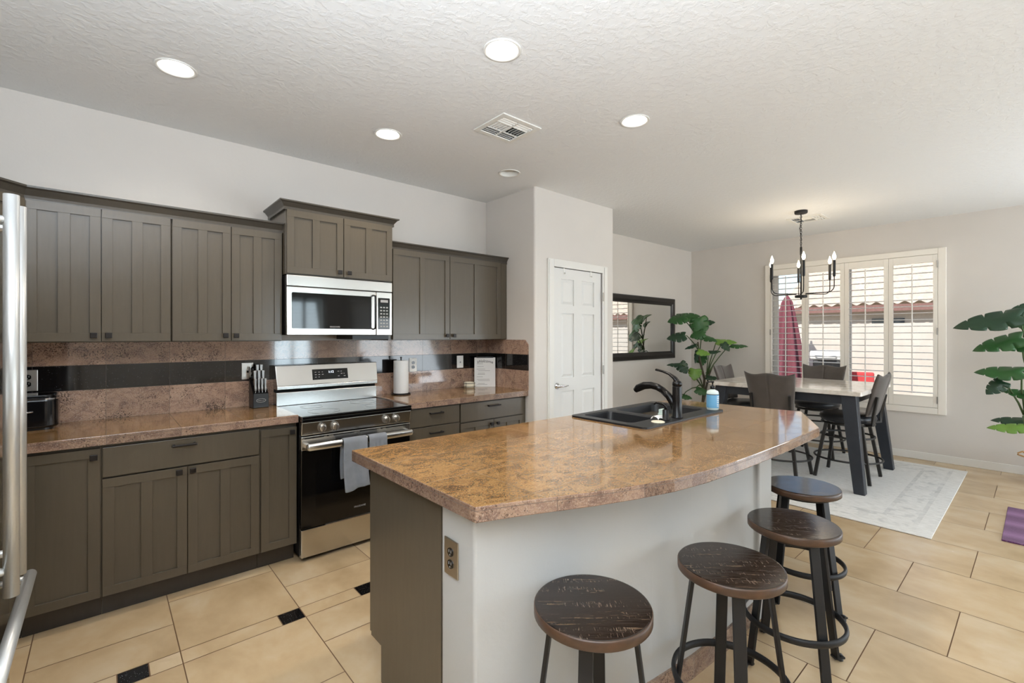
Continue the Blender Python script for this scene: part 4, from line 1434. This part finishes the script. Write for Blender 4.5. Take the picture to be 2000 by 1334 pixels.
# ---------------------------------------------------------------- dining table
TX0, TX1, TY0, TY1, TZ = 5.085, 6.31, 1.06, 2.46, 0.924
FL = 0.0092
t = thing('dining_table', 'counter-height dining table with cream marble top and slate legs', 'table', (5.7, 1.76, FL))
MB().prism(rrect(TX0, TX1, TY0, TY1, 0.02, 4), TZ - 0.042, TZ).build('tabletop', 'marble', t, bevel=0.006)
b = MB()
for q in ((TX0 + 0.09, TX1 - 0.09, TY0 + 0.09, TY0 + 0.115), (TX0 + 0.09, TX1 - 0.09, TY1 - 0.115, TY1 - 0.09), (TX0 + 0.065, TX0 + 0.09, TY0 + 0.09, TY1 - 0.09), (TX1 - 0.09, TX1 - 0.065, TY0 + 0.09, TY1 - 0.09)):
    b.box(*q, TZ - 0.128, TZ - 0.0425)
b.build('apron', 'table_leg', t)
for sx in (0, 1):
    for sy in (0, 1):
        def L(ax, ay, z):
            x = TX0 + ax if sx == 0 else TX1 - ax
            y = TY0 + ay if sy == 0 else TY1 - ay
            return (x, y, z)
        b = MB()
        lo = [L(-0.025, -0.03, FL), L(0.055, -0.03, FL), L(0.055, 0.055, FL), L(-0.025, 0.055, FL)]
        hi = [L(0.055, 0.055, TZ - 0.043), L(0.155, 0.055, TZ - 0.043), L(0.155, 0.175, TZ - 0.043), L(0.055, 0.175, TZ - 0.043)]
        b.hexa(lo + hi)
        b.build('leg', 'table_leg', t, bevel=0.006)

# ---------------------------------------------------------------- dining chairs (face +Y when unrotated)
def make_chair(label):
    t = thing('dining_chair', label, 'chair', (0, 0, 0), 'counter-height chairs around the dining table')
    b = MB()
    b.lathe([(0.0, 0.560), (0.200, 0.560), (0.228, 0.575), (0.240, 0.603), (0.232, 0.628), (0.200, 0.645), (0.12, 0.652), (0, 0.653)], (0, 0, 0), 48)
    b.build('seat', 'leather', t)
    b = MB()
    b.lathe([(0.0, 0.520), (0.12, 0.520), (0.12, 0.5595), (0, 0.5595)], (0, 0, 0), 28)
    b.ring((0, 0, 0.548), 0.215, 0.012, 48, 8)
    b.build('swivel_frame', 'chair_metal', t)
    for sx in (-1, 1):
        for sy in (-1, 1):
            b = MB()
            b.tube([(sx * 0.145, sy * 0.145, 0.548), (sx * 0.175, sy * 0.175, 0.36), (sx * 0.205, sy * 0.205, 0.15), (sx * 0.225, sy * 0.225, 0.003)], 0.0205, 4, smooth=False)
            b.build('leg', 'chair_metal', t, bevel=0.002)
    for z, r in ((0.42, 0.222), (0.20, 0.282)):
        b = MB()
        b.ring((0, 0, z), r, 0.0095, 56, 8)
        b.build('foot_ring', 'chair_metal', t)
    def back(u, v, o):
        w = 0.185 + 0.050 * v
        s = (u - 0.5) * 2
        top = 0.395 + 0.018 * math.cos(s * math.pi * 1.5) * 0.6 + 0.02 * abs(s) ** 3
        z = 0.645 + top * v
        y = -0.222 - 0.085 * v - 0.02 * v * v + 0.035 * s * s + o * (1 - 0.55 * abs(s) ** 6) * (1 - 0.5 * (2 * v - 1) ** 8)
        seam = math.exp(-(s / 0.03) ** 2) * 0.010
        return (s * w, y - math.copysign(seam, o), z)
    b = MB()
    NU, NV = 40, 16
    F = [[b.bm.verts.new(back(i / NU, j / NV, 0.024)) for j in range(NV + 1)] for i in range(NU + 1)]
    K = [[b.bm.verts.new(back(i / NU, j / NV, -0.024)) for j in range(NV + 1)] for i in range(NU + 1)]
    for i in range(NU):
        for j in range(NV):
            b.face([F[i][j], F[i + 1][j], F[i + 1][j + 1], F[i][j + 1]], 0, True)
            b.face([K[i][j], K[i][j + 1], K[i + 1][j + 1], K[i + 1][j]], 0, True)
    for i in range(NU):
        b.face([F[i][0], K[i][0], K[i + 1][0], F[i + 1][0]], 0, True)
        b.face([F[i][NV], F[i + 1][NV], K[i + 1][NV], K[i][NV]], 0, True)
    for j in range(NV):
        b.face([F[0][j], F[0][j + 1], K[0][j + 1], K[0][j]], 0, True)
        b.face([F[NU][j], K[NU][j], K[NU][j + 1], F[NU][j + 1]], 0, True)
    b.build('backrest', 'chair_fabric', t)
    for sx in (-1, 1):
        b = MB()
        b.tube([(sx * 0.12, -0.17, 0.552), (sx * 0.165, -0.235, 0.565), (sx * 0.172, -0.244, 0.66), (sx * 0.178, -0.275, 0.84)], 0.016, 4, smooth=False)
        b.build('back_support', 'chair_metal', t, bevel=0.002)
    return t
c0 = make_chair('brown-grey chair with its seamed back turned to the kitchen')
c0.location = (5.235, 1.78, FL)
c0.rotation_euler = (0, 0, R(-90))
dup(c0, (6.50, 1.80, FL), R(90), 'brown-grey chair on the window side of the dining table')
dup(c0, (5.655, 1.295, FL), 0, 'brown-grey chair at the near right end of the dining table, seen from its side')
dup(c0, (5.80, 2.335, FL), R(180), 'chair at the far end of the dining table beside the potted plant')

# ---------------------------------------------------------------- chandelier
cx, cy = 5.655, 1.713
t = thing('chandelier', 'black six-candle chandelier hanging over the dining table', 'chandelier', (cx, cy, 1.84))
b = MB()
b.lathe([(0.0, H - 0.032), (0.058, H - 0.030), (0.062, H - 0.022), (0.062, H - 0.0005), (0, H - 0.0005)], (cx, cy, 0), 32)
b.build('canopy', 'black_matte', t)
b = MB()
z = H - 0.045
for i in range(16):
    m = Matrix.Rotation(R(90), 4, 'X') if i % 2 == 0 else Matrix.Rotation(R(90), 4, 'Y') @ Matrix.Rotation(R(90), 4, 'Z')
    m = (Matrix.Rotation(R(90 * (i % 2)), 4, 'Z')) @ Matrix.Rotation(R(90), 4, 'X') @ Matrix.Diagonal((0.62, 1.1, 1, 1))
    b.ring((cx, cy, z - i * 0.0205), 0.0135, 0.0022, 16, 6, mat=m)
b.build('chain', 'black_matte', t)
b = MB()
b.tube([(cx, cy, H - 0.03), (cx + 0.012, cy, H - 0.10), (cx - 0.014, cy + 0.01, H - 0.19), (cx + 0.008, cy, H - 0.29), (cx, cy, H - 0.37)], 0.0028, 6)
b.build('cord', 'black_matte', t)
b = MB()
b.ring((cx, cy, 2.398), 0.013, 0.003, 18, 6, mat=Matrix.Rotation(R(90), 4, 'X'))
b.lathe([(0.0, 1.86), (0.0075, 1.86), (0.0075, 2.30), (0.011, 2.305), (0.011, 2.385), (0, 2.388)], (cx, cy, 0), 14)
b.lathe([(0.0, 1.838), (0.055, 1.840), (0.058, 1.845), (0.058, 1.862), (0.054, 1.867), (0, 1.868)], (cx, cy, 0), 32)
b.lathe([(0.0, 1.818), (0.008, 1.822), (0.008, 1.840), (0, 1.841)], (cx, cy, 0), 12)
b.build('stem', 'black_matte', t)
RA = 0.32
for k in range(6):
    a = R(21 + 60 * k)
    ux, uy = math.cos(a), math.sin(a)
    def cp_(r, z):
        return (cx + ux * r, cy + uy * r, z)
    b = MB()
    pts = [cp_(0.05, 1.880), cp_(0.14, 1.880), cp_(RA - 0.06, 1.880)]
    for i in range(1, 7):
        q = R(90 * i / 6)
        pts.append(cp_(RA - 0.06 + 0.06 * math.sin(q), 1.94 - 0.06 * math.cos(q)))
    pts.append(cp_(RA, 2.04))
    b.tube(pts, 0.0048, 8)
    ar = b.build('arm', 'black_matte', t)
    b = MB()
    b.lathe([(0, 2.035), (0.008, 2.035), (0.0125, 2.043), (0.0125, 2.20), (0.0115, 2.204), (0, 2.204)], cp_(RA, 0), 16)
    sl = b.build('candle_sleeve', 'black_matte', None)
    attach(sl, ar)
    b = MB()
    b.lathe([(0.006, 2.204), (0.0125, 2.216), (0.0165, 2.232), (0.0145, 2.250), (0.007, 2.272), (0.002, 2.288), (0, 2.29)], cp_(RA, 0), 16)
    bl = b.build('bulb', 'bulb', None)
    attach(bl, ar)
light('chandelier_glow', 'POINT', (cx, cy, 2.22), (0, 0, 0), 5, (1.0, 0.86, 0.66), shadow_soft_size=0.28)

# ---------------------------------------------------------------- recessed lights
where = ['over the sink end of the range run, nearest the upper left', 'in front of the microwave cabinet', 'nearest the viewer above the island', 'above the right half of the island', '']
labs = ['lit recessed ceiling light at the far left above the left wall cabinets', 'lit recessed ceiling light in the row nearest the kitchen wall, left of the air vent',
        'largest lit recessed ceiling light, at the top centre of the photo', 'lit recessed ceiling light right of the air vent', 'unlit recessed ceiling light with angled trim near the pantry corner']
for (x, y, on), lab in zip(LIGHTS, labs):
    t = thing('recessed_light', lab, 'ceiling light', (x, y, H), 'recessed ceiling lights')
    b = MB()
    b.lathe([(0.074, H + 0.003), (0.0745, H - 0.002), (0.082, H - 0.006), (0.089, H - 0.005), (0.091, H - 0.0008), (0.0765, H - 0.0006)], (x, y, 0), 40, cap=False)
    b.build('trim_ring', 'white_plastic', t)
    b = MB()
    dz = 0.022 if on else 0.085
    b.lathe([(0.0742, H + 0.002), (0.062, H + dz), (0.062, H + dz + 0.01), (0.0752, H + dz + 0.01), (0.0755, H + 0.003)], (x, y, 0), 40, cap=False)
    b.build('baffle', 'white_plastic', t)
    b = MB()
    if on:
        b.lathe([(0, H + dz - 0.001), (0.050, H + dz), (0.0615, H + dz + 0.002), (0.0615, H + dz + 0.008), (0, H + dz + 0.008)], (x, y, 0), 36)
        b.build('lens', 'lamp_lens', t)
        light('downlight', 'SPOT', (x, y, H - 0.012), (0, 0, 0), 21, (1.0, 0.92, 0.80), spot_size=R(150), spot_blend=0.9, shadow_soft_size=0.06)
    else:
        b.lathe([(0, H + dz - 0.045), (0.026, H + dz - 0.040), (0.030, H + dz - 0.02), (0.034, H + dz)], (x, y, 0), 28)
        b.build('lamp_face', 'cream', t)

# ---------------------------------------------------------------- ceiling air vents
def vent(label, x0, x1, y0, y1, rows):
    t = thing('ceiling_vent', label, 'vent', ((x0 + x1) / 2, (y0 + y1) / 2, H), 'white ceiling air vents')
    b = MB()
    ix0, ix1, iy0, iy1 = x0 + 0.034, x1 - 0.034, y0 + 0.034, y1 - 0.034
    for q in ((x0, ix0, y0, y1), (ix1, x1, y0, y1), (ix0, ix1, y0, iy0), (ix0, ix1, iy1, y1)):
        b.box(q[0], q[1], q[2], q[3], H - 0.008, H - 0.0006)
    mx, my = (ix0 + ix1) / 2, (iy0 + iy1) / 2
    b.box(mx - 0.005, mx + 0.005, iy0, iy1, H - 0.007, H - 0.001)
    ya, yb = iy0 + (iy1 - iy0) * 0.30, iy0 + (iy1 - iy0) * 0.70
    for y in (ya, yb):
        b.box(ix0, ix1, y - 0.004, y + 0.004, H - 0.007, H - 0.001)
    b.build('frame', 'white_plastic', t, bevel=0.002)
    MB().box(ix0 - 0.005, ix1 + 0.005, iy0 - 0.005, iy1 + 0.005, H + 0.05, H + 0.06).build('duct', 'void', t)
    def slats(xa, xb, yA, yB, along_x, n, tilt):
        b = MB()
        for i in range(n):
            f = (i + 0.5) / n
            if along_x:
                c, ang, half = Vector(((xa + xb) / 2, yA + (yB - yA) * f, H + 0.004)), Matrix.Rotation(R(tilt), 4, 'X'), ((xb - xa) / 2, (yB - yA) / n * 0.62)
                m = Matrix.Translation(c) @ ang
                b.box(-half[0], half[0], -half[1], half[1], -0.0006, 0.0006, mat=m)
            else:
                c, ang, half = Vector((xa + (xb - xa) * f, (yA + yB) / 2, H + 0.004)), Matrix.Rotation(R(tilt), 4, 'Y'), ((xb - xa) / n * 0.62, (yB - yA) / 2)
                m = Matrix.Translation(c) @ ang
                b.box(-half[0], half[0], -half[1], half[1], -0.0006, 0.0006, mat=m)
        b.build('louvers', 'white_plastic', t)
    slats(ix0, mx - 0.005, iy0, ya - 0.004, True, 3, -48)
    slats(mx + 0.005, ix1, iy0, ya - 0.004, True, 3, -48)
    slats(ix0, mx - 0.005, yb + 0.004, iy1, True, 3, 48)
    slats(mx + 0.005, ix1, yb + 0.004, iy1, True, 3, 48)
    slats(ix0, mx - 0.005, ya + 0.004, yb - 0.004, False, 5, 48)
    slats(mx + 0.005, ix1, ya + 0.004, yb - 0.004, False, 5, -48)
vent('square white ceiling air vent in the middle of the kitchen ceiling', 1.812, 2.132, 2.138, 2.446, 3)
vent('white ceiling air vent behind the chandelier', 5.935, 6.245, 1.60, 1.95, 3)

# ---------------------------------------------------------------- plantation shutters
panels = [(2.135, 2.507), (1.700, 2.056), (1.257, 1.607), (0.813, 1.169)]
edges = [(2.095, 2.528), (1.655, 2.093), (1.213, 1.653), (0.777, 1.211)]
pl = ['leftmost', 'second from the left', 'third from the left', 'rightmost']
for (y0, y1), (e0, e1), w_ in zip(panels, edges, pl):
    t = thing('window_shutter', 'white plantation shutter panel in the dining window, ' + w_, 'shutter', (XW - 0.02, (e0 + e1) / 2, 0.612), 'plantation shutters of the dining window')
    b = MB()
    z0, z1, s0, s1 = 0.613, 2.352, 0.735, 2.268
    for q in ((e0, y0, z0, z1), (y1, e1, z0, z1), (y0, y1, z0, s0), (y0, y1, s1, z1)):
        b.box(XW - 0.034, XW - 0.006, *q)
    b.build('frame', 'shutter', t, bevel=0.002)
    n = 20
    b = MB()
    for i in range(n):
        zc_ = s0 + (s1 - s0) * (i + 0.5) / n
        prof = [(-0.042, -0.001), (-0.02, -0.0048), (0.02, -0.0048), (0.042, -0.001), (0.042, 0.001), (0.02, 0.0048), (-0.02, 0.0048), (-0.042, 0.001)]
        b.prism([(XW - 0.020 + a, zc_ + c) for a, c in prof], y0 + 0.001, y1 - 0.001, axis='y')
    b.build('louvers', 'louver', t)
    yc = (y0 + y1) / 2
    b = MB()
    b.box(XW - 0.073, XW - 0.063, yc - 0.006, yc + 0.006, s0 + 0.03, s1 - 0.02)
    b.build('tilt_rod', 'louver', t, bevel=0.002)
    if w_ in ('rightmost', 'leftmost'):
        ye = e0 if w_ == 'rightmost' else e1
        for z in (0.70, 1.48, 2.24):
            MB().box(XW - 0.042, XW - 0.034, ye - 0.005, ye + 0.005, z - 0.04, z + 0.04).build('hinge', 'nickel', t)

# ---------------------------------------------------------------- mirror
t = thing('wall_mirror', 'wide black-framed mirror on the wall behind the plant', 'mirror', (5.75, YK, 1.10))
MX0, MX1, MZ0, MZ1 = 4.70, 6.565, 1.090, 1.988
b = MB()
prof = [(0.0, 0.0), (0.0, 0.018), (0.012, 0.030), (0.030, 0.034), (0.058, 0.040), (0.078, 0.032), (0.092, 0.020), (0.104, 0.018), (0.108, 0.012), (0.108, 0.0)]
cor = [(MX0, MZ0, 1, 1), (MX1, MZ0, -1, 1), (MX1, MZ1, -1, -1), (MX0, MZ1, 1, -1)]
rows = [b.verts([(x + sx * o, YK - 0.001 - h, z + sz * o) for o, h in prof]) for x, z, sx, sz in cor]
k = len(prof)
for i in range(4):
    for j in range(k):
        b.face([rows[i][j], rows[(i + 1) % 4][j], rows[(i + 1) % 4][(j + 1) % k], rows[i][(j + 1) % k]])
b.build('frame', 'mirror_frame', t, bevel=0.002)
MB().box(MX0 + 0.10, MX1 - 0.10, YK - 0.011, YK - 0.004, MZ0 + 0.10, MZ1 - 0.10).build('glass', 'mirror_glass', t)

# ---------------------------------------------------------------- split-leaf plants
def leaf(parent, base, tip_dir, nrm, L, W, mat, droop=0.25, fold=0.18, lobes=5, seed=0):
    """one monstera leaf: heart outline, slits between lobes, drooping midrib"""
    rnd = random.Random(seed)
    d = Vector(tip_dir).normalized()
    n = Vector(nrm)
    n = (n - d * n.dot(d)).normalized()
    s = d.cross(n)
    b = MB()
    def width(t):
        return W / 2 * (math.sin(math.pi * min(1, 0.12 + 0.88 * t) ** 0.72) ** 0.8) if t < 1 else 0.0
    def P(t, x):
        ax = abs(x)
        along = t * L - (0.16 * L * (1 - t) ** 2 * (ax / (W / 2)) ** 0.8) + 0.10 * L * (ax / (W / 2)) * t * (1 - t)
        h = -droop * L * t * t - fold * ax * ax / (W / 2) + 0.02 * L * math.sin(t * 9 + ax * 20)
        return base + d * along + s * x + n * h
    for sg in (-1, 1):
        ts = [i / lobes for i in range(lobes + 1)]
        for i in range(lobes):
            t0, t1 = ts[i], ts[i + 1]
            gap = 0.013 if 0 < i else 0.0
            gap1 = 0.013 if i < lobes - 1 else 0.0
            inner = 0.52 + rnd.uniform(-0.1, 0.2)
            nt, nx = 4, 6
            G = []
            for a in range(nt + 1):
                row = []
                for c in range(nx + 1):
                    f = c / nx
                    k = max(0.0, (f - inner) / (1 - inner))
                    ta = t0 + gap * k * 1.6
                    tb = t1 - gap1 * k * 1.6
                    tt = ta + (tb - ta) * a / nt
                    edge = 1.0 - 0.05 * k * (abs(a / nt - 0.5) * 2) ** 2
                    row.append(b.bm.verts.new(P(tt, sg * f * width(tt) * edge)))
                G.append(row)
            for a in range(nt):
                for c in range(nx):
                    b.face([G[a][c], G[a + 1][c], G[a + 1][c + 1], G[a][c + 1]], 0, True)
    return b.build('leaf', mat, parent, solid=0.0016, weld=0.0004)

def plant(label, loc, pot_fn, leaves, trunks, toward):
    t = thing('potted_plant', label, 'plant', loc)
    pot_fn(t)
    for path, rad in trunks:
        b = MB()
        b.tube(path, rad, 10)
        b.build('trunk', 'trunk', t)
    for i, (c, L, W, ang, tilt, mat, root) in enumerate(leaves):
        c = Vector(c)
        # the leaf turns its face to 'toward' (partly) and its tip along ang in the plane facing there
        f = (Vector(toward) - c)
        f.z = 0
        f.normalize()
        rgt = Vector((-f.y, f.x, 0))
        d = rgt * math.cos(R(ang)) + Vector((0, 0, 1)) * math.sin(R(ang))
        nrm = (f * math.sin(R(tilt)) + Vector((0, 0, 1)) * math.cos(R(tilt)))
        d = (d - nrm * d.dot(nrm) * 0.85).normalized()
        base = c - d * L * 0.45
        leaf(t, base, d, nrm, L, W, mat, droop=0.16, fold=0.22, lobes=4, seed=i * 7 + 1)
        r = Vector(root)
        b = MB()
        mid = (r + base) / 2 + Vector((0, 0, 0.06)) + (base - r).cross(Vector((0, 0, 1))) * 0.05
        b.tube([r, r.lerp(mid, 0.55) + Vector((0, 0, 0.02)), mid, base.lerp(mid, 0.35) + Vector((0, 0, 0.02)), base], [0.009, 0.008, 0.007, 0.006, 0.005], 8)
        b.build('petiole', 'stem', t)
    return t
def round_pot(x, y, r, h, mat):
    def fn(t):
        b = MB()
        b.lathe([(0, 0), (r * 0.78, 0), (r, h), (r * 0.93, h), (r * 0.90, h - 0.05), (0, h - 0.05)], (x, y, 0), 32)
        b.build('pot', mat, t)
    return fn
g1 = pix(1371, 800, 6.72)
px0, py0 = g1.x, g1.y
K_ = 6.72
hub = [pix(1373, 783, 6.72), pix(1376, 740, 6.72), pix(1366, 700, 6.70), pix(1363, 668, 6.68)]
n1, n2, n3, n4 = pix(1374, 760, 6.72), pix(1380, 735, 6.70), pix(1367, 690, 6.70), pix(1363, 664, 6.68)
def px_len(p, d):
    return p * d / FPX
lv = [
    # centre, length, width, tip angle (screen, degrees), tilt (90 = faces viewer), material, root
    (pix(1367, 637, 6.55), px_len(37, 6.6), px_len(38, 6.6), -80, 72, 'leaf', n4),
    (pix(1345, 616, 6.66), px_len(40, 6.6), px_len(30, 6.6), 14, 40, 'leaf', n4),
    (pix(1322, 622, 6.55), px_len(34, 6.5), px_len(30, 6.5), 200, 46, 'leaf', n4),
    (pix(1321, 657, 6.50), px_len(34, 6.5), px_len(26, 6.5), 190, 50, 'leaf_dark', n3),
    (pix(1362, 653, 6.52), px_len(26, 6.6), px_len(24, 6.6), 200, 60, 'leaf', n4),
    (pix(1385, 660, 6.62), px_len(30, 6.6), px_len(20, 6.6), -32, 34, 'leaf', n3),
    (pix(1383, 629, 6.74), px_len(24, 6.7), px_len(18, 6.7), 10, 50, 'leaf_dark', n4),
    (pix(1418, 666, 6.70), px_len(36, 6.7), px_len(24, 6.7), 5, 34, 'leaf_light', n2),
    (pix(1443, 674, 6.66), px_len(30, 6.7), px_len(18, 6.7), 8, 28, 'leaf', n2),
    (pix(1418, 677, 6.6), px_len(20, 6.6), px_len(16, 6.6), -60, 55, 'leaf_dark', n2),
    (pix(1374, 688, 6.5), px_len(24, 6.5), px_len(18, 6.5), -20, 45, 'leaf_light', n3),
    (pix(1349, 677, 6.6), px_len(22, 6.6), px_len(9, 6.6), 205, 50, 'leaf_dark', n3),
    (pix(1360, 696, 6.66), px_len(26, 6.6), px_len(9, 6.6), 262, 60, 'leaf_dark', n3),
    (pix(1396, 686, 6.66), px_len(22, 6.6), px_len(12, 6.6), 20, 35, 'leaf_dark', n2),
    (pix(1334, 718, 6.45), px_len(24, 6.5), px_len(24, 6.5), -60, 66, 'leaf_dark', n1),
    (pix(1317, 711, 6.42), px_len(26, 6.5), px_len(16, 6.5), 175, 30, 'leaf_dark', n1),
    (pix(1357, 731, 6.5), px_len(22, 6.5), px_len(26, 6.5), -95, 70, 'leaf_light', n1),
    (pix(1391, 737, 6.6), px_len(24, 6.6), px_len(14, 6.6), 0, 40, 'leaf_dark', n2),
    (pix(1372, 764, 6.5), px_len(26, 6.5), px_len(18, 6.5), -20, 50, 'leaf', n1),
    (pix(1342, 775, 6.5), px_len(18, 6.5), px_len(14, 6.5), -20, 40, 'leaf', n1),
    (pix(1372, 700, 6.86), px_len(26, 6.8), px_len(20, 6.8), 60, 60, 'leaf', n3),
]
plant('large green split-leaf plant in the dining corner beside the mirror', (px0, py0, 0), round_pot(px0, py0, 0.17, 0.32, 'pot'), lv,
      [([(px0, py0, 0.27), (px0 + 0.01, py0, 0.36)] + [tuple(p) for p in hub], [0.022, 0.022, 0.02, 0.017, 0.014, 0.010]),
       ([(px0 - 0.03, py0 + 0.02, 0.27), tuple(pix(1378, 765, 6.75)), tuple(pix(1384, 735, 6.74)), tuple(pix(1392, 715, 6.72))], [0.018, 0.016, 0.012, 0.008])], (0, 0, 1.43))
g2 = pix(2056, 900, 4.42)
rx, ry = g2.x, g2.y
m1, m2, m3 = pix(2003, 818, 4.40), pix(2012, 760, 4.40), pix(2014, 690, 4.40)
lv2 = [
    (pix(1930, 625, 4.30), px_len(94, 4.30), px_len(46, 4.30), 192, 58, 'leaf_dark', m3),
    (pix(1986, 624, 4.42), px_len(56, 4.40), px_len(36, 4.40), 205, 40, 'leaf', m3),
    (pix(2006, 603, 4.36), px_len(40, 4.30), px_len(38, 4.30), 170, 62, 'leaf_dark', m3),
    (pix(1950, 669, 4.34), px_len(72, 4.30), px_len(40, 4.30), 205, 52, 'leaf', m2),
    (pix(1986, 672, 4.32), px_len(56, 4.30), px_len(34, 4.30), 186, 48, 'leaf', m2),
    (pix(1952, 724, 4.34), px_len(66, 4.30), px_len(40, 4.30), 176, 42, 'leaf', m1),
    (pix(1944, 756, 4.38), px_len(36, 4.30), px_len(30, 4.30), 232, 62, 'leaf_dark', m1),
    (pix(1990, 766, 4.36), px_len(46, 4.30), px_len(24, 4.30), 162, 46, 'leaf', m1),
    (pix(1978, 820, 4.40), px_len(56, 4.40), px_len(30, 4.40), 176, 36, 'leaf_dark', m1),
    (pix(1967, 834, 4.30), px_len(52, 4.30), px_len(24, 4.30), 184, 48, 'leaf_light', m1),
    (pix(2040, 640, 4.40), px_len(60, 4.40), px_len(44, 4.40), 20, 50, 'leaf', m3),
    (pix(2050, 720, 4.40), px_len(60, 4.40), px_len(44, 4.40), -10, 50, 'leaf', m2),
]
def basket(t):
    b = MB()
    b.lathe([(0, 0), (0.13, 0), (0.165, 0.12), (0.155, 0.235), (0.148, 0.24), (0.142, 0.22), (0, 0.20)], (rx, ry, 0), 32)
    b.build('pot', 'basket', t)
    b = MB()
    h0 = pix(1988, 885, 4.38)
    b.tube([(rx - 0.12, ry + 0.09, 0.232), tuple(h0 + Vector((0.0, 0.0, -0.012))), tuple(h0), tuple(h0 + Vector((0.03, -0.03, 0.016))), (rx - 0.10, ry + 0.10, 0.236)], 0.007, 8)
    b.build('basket_handle', 'basket', t)
plant('tall split-leaf plant against the window wall at the right edge', (rx, ry, 0), basket, lv2,
      [([(rx, ry, 0.21), tuple(m1), tuple(m2), tuple(m3)], [0.02, 0.017, 0.014, 0.010])], (0, 0, 1.43))

# ---------------------------------------------------------------- outside the dining window
b = MB()
b.box(-30, 40, -40, 40, -0.35, -0.16)
o = struct(b.build('ground', 'gravel'))
b = MB()
b.box(10.9, 11.1, -9, 16, -0.16, 1.66)
struct(b.build('wall_garden', 'block'))
t = thing('neighbor_house', 'tan stucco house with pale clay tile roof beyond the garden wall', 'house', (18, -2, -0.16))
b = MB()
b.box(16.0, 26, -12, 5.0, -0.16, 2.55)
b.build('wall', 'stucco', t)
for y0, y1, z0, z1 in ((-1.6, -0.5, 1.25, 2.0), (0.5, 1.5, 1.3, 2.0), (2.4, 3.1, 1.3, 1.9)):
    MB().box(15.97, 16.01, y0, y1, z0, z1).build('window', 'dark_window', t)
def roof(u, v):
    x = 15.45 + 5.6 * u
    y = -12 + 17.4 * v
    st = (u * 18) % 1.0
    z = 2.26 + 0.43 * (x - 15.45) + 0.035 * math.cos(2 * math.pi * y / 0.29) - 0.05 * st + 0.03
    return (x, y, z)
b = MB()
NV = 420
us = []
for i in range(18):
    us += [i / 18 + 1e-6, (i + 1) / 18 - 1e-6]
g = [[b.bm.verts.new(roof(u, j / NV)) for j in range(NV + 1)] for u in us]
for i in range(len(us) - 1):
    for j in range(NV):
        b.face([g[i][j], g[i + 1][j], g[i + 1][j + 1], g[i][j + 1]])
b.build('roof', 'roof', t)
b = MB()
b.box(15.46, 15.50, -12, 5.4, 2.08, 2.25)
b.build('fascia', 'roof_edge', t)
# closed burgundy umbrella
u0 = pix(1537, 700, 9.0)
t = thing('patio_umbrella', 'closed burgundy patio umbrella outside the dining window', 'umbrella', (u0.x, u0.y, -0.16))
b = MB()
b.tube([(u0.x, u0.y, -0.16), (u0.x, u0.y, 2.25)], 0.02)
b.build('pole', 'trunk', t)
b = MB()
b.lathe([(0, -0.155), (0.24, -0.155), (0.24, -0.11), (0.04, -0.08), (0, -0.08)], (u0.x, u0.y, 0), 28)
b.build('base', 'black_matte', t)
def canopy(u, v):
    a = 2 * math.pi * u
    r = (0.05 + 0.25 * (1 - v) ** 0.8) * (1 + 0.22 * math.cos(16 * a / 2)) * (1 if v < 1 else 0.4)
    z = 0.52 + 1.68 * v + (0.05 * math.cos(8 * a) if v == 0 else 0)
    return (u0.x + r * math.cos(a), u0.y + r * math.sin(a), z)
b = MB()
b.grid(canopy, 96, 14)
b.build('canopy', 'burgundy', t, solid=0.004)
# grill
q = pix(1622, 720, 8.6)
t = thing('patio_grill', 'dark patio grill with pale lid outside the dining window', 'grill', (q.x, q.y, -0.16))
MB().box(q.x - 0.25, q.x + 0.25, q.y - 0.22, q.y + 0.22, -0.06, 0.98).build('cabinet', 'black_matte', t, bevel=0.02)
MB().box(q.x - 0.28, q.x + 0.28, q.y - 0.27, q.y + 0.27, 0.985, 1.16).build('lid', 'trim', t, bevel=0.05, segs=4)
b = MB()
b.tube([(q.x - 0.30, q.y - 0.16, 1.06), (q.x - 0.33, q.y - 0.14, 1.06), (q.x - 0.33, q.y + 0.14, 1.06), (q.x - 0.30, q.y + 0.16, 1.06)], 0.012)
b.build('handle', 'nickel', t)
MB().box(q.x - 0.22, q.x + 0.22, q.y - 0.19, q.y + 0.19, -0.16, -0.06).build('base', 'black', t)
# red patio chairs
def patio_chair(label, q, rz):
    t = thing('patio_chair', label, 'patio chair', (q.x, q.y, -0.16), 'red patio chairs outside')
    m = Matrix.Translation((q.x, q.y, -0.16)) @ Matrix.Rotation(R(rz), 4, 'Z')
    b = MB()
    b.box(-0.24, 0.24, -0.24, 0.24, 0.38, 0.48, mat=m)
    b.build('seat_cushion', 'red', t, bevel=0.03, segs=3)
    b = MB()
    b.box(-0.23, 0.23, 0.2, 0.28, 0.50, 0.92, mat=m)
    b.build('back_cushion', 'red', t, bevel=0.03, segs=3)
    b = MB()
    b.box(-0.26, 0.26, -0.26, 0.28, 0.345, 0.378, mat=m)
    b.build('seat_frame', 'black_matte', t)
    for sx in (-0.24, 0.24):
        for sy in (-0.24, 0.26):
            b = MB()
            b.tube([m @ Vector((sx, sy, 0)), m @ Vector((sx, sy, 0.36))], 0.016)
            b.build('leg', 'black_matte', t)
patio_chair('red cushioned patio chair seen through the third shutter panel', pix(1678, 742, 8.8), 100)
patio_chair('red cushioned patio chair seen through the leftmost shutter panel', pix(1560, 745, 9.6), 70)
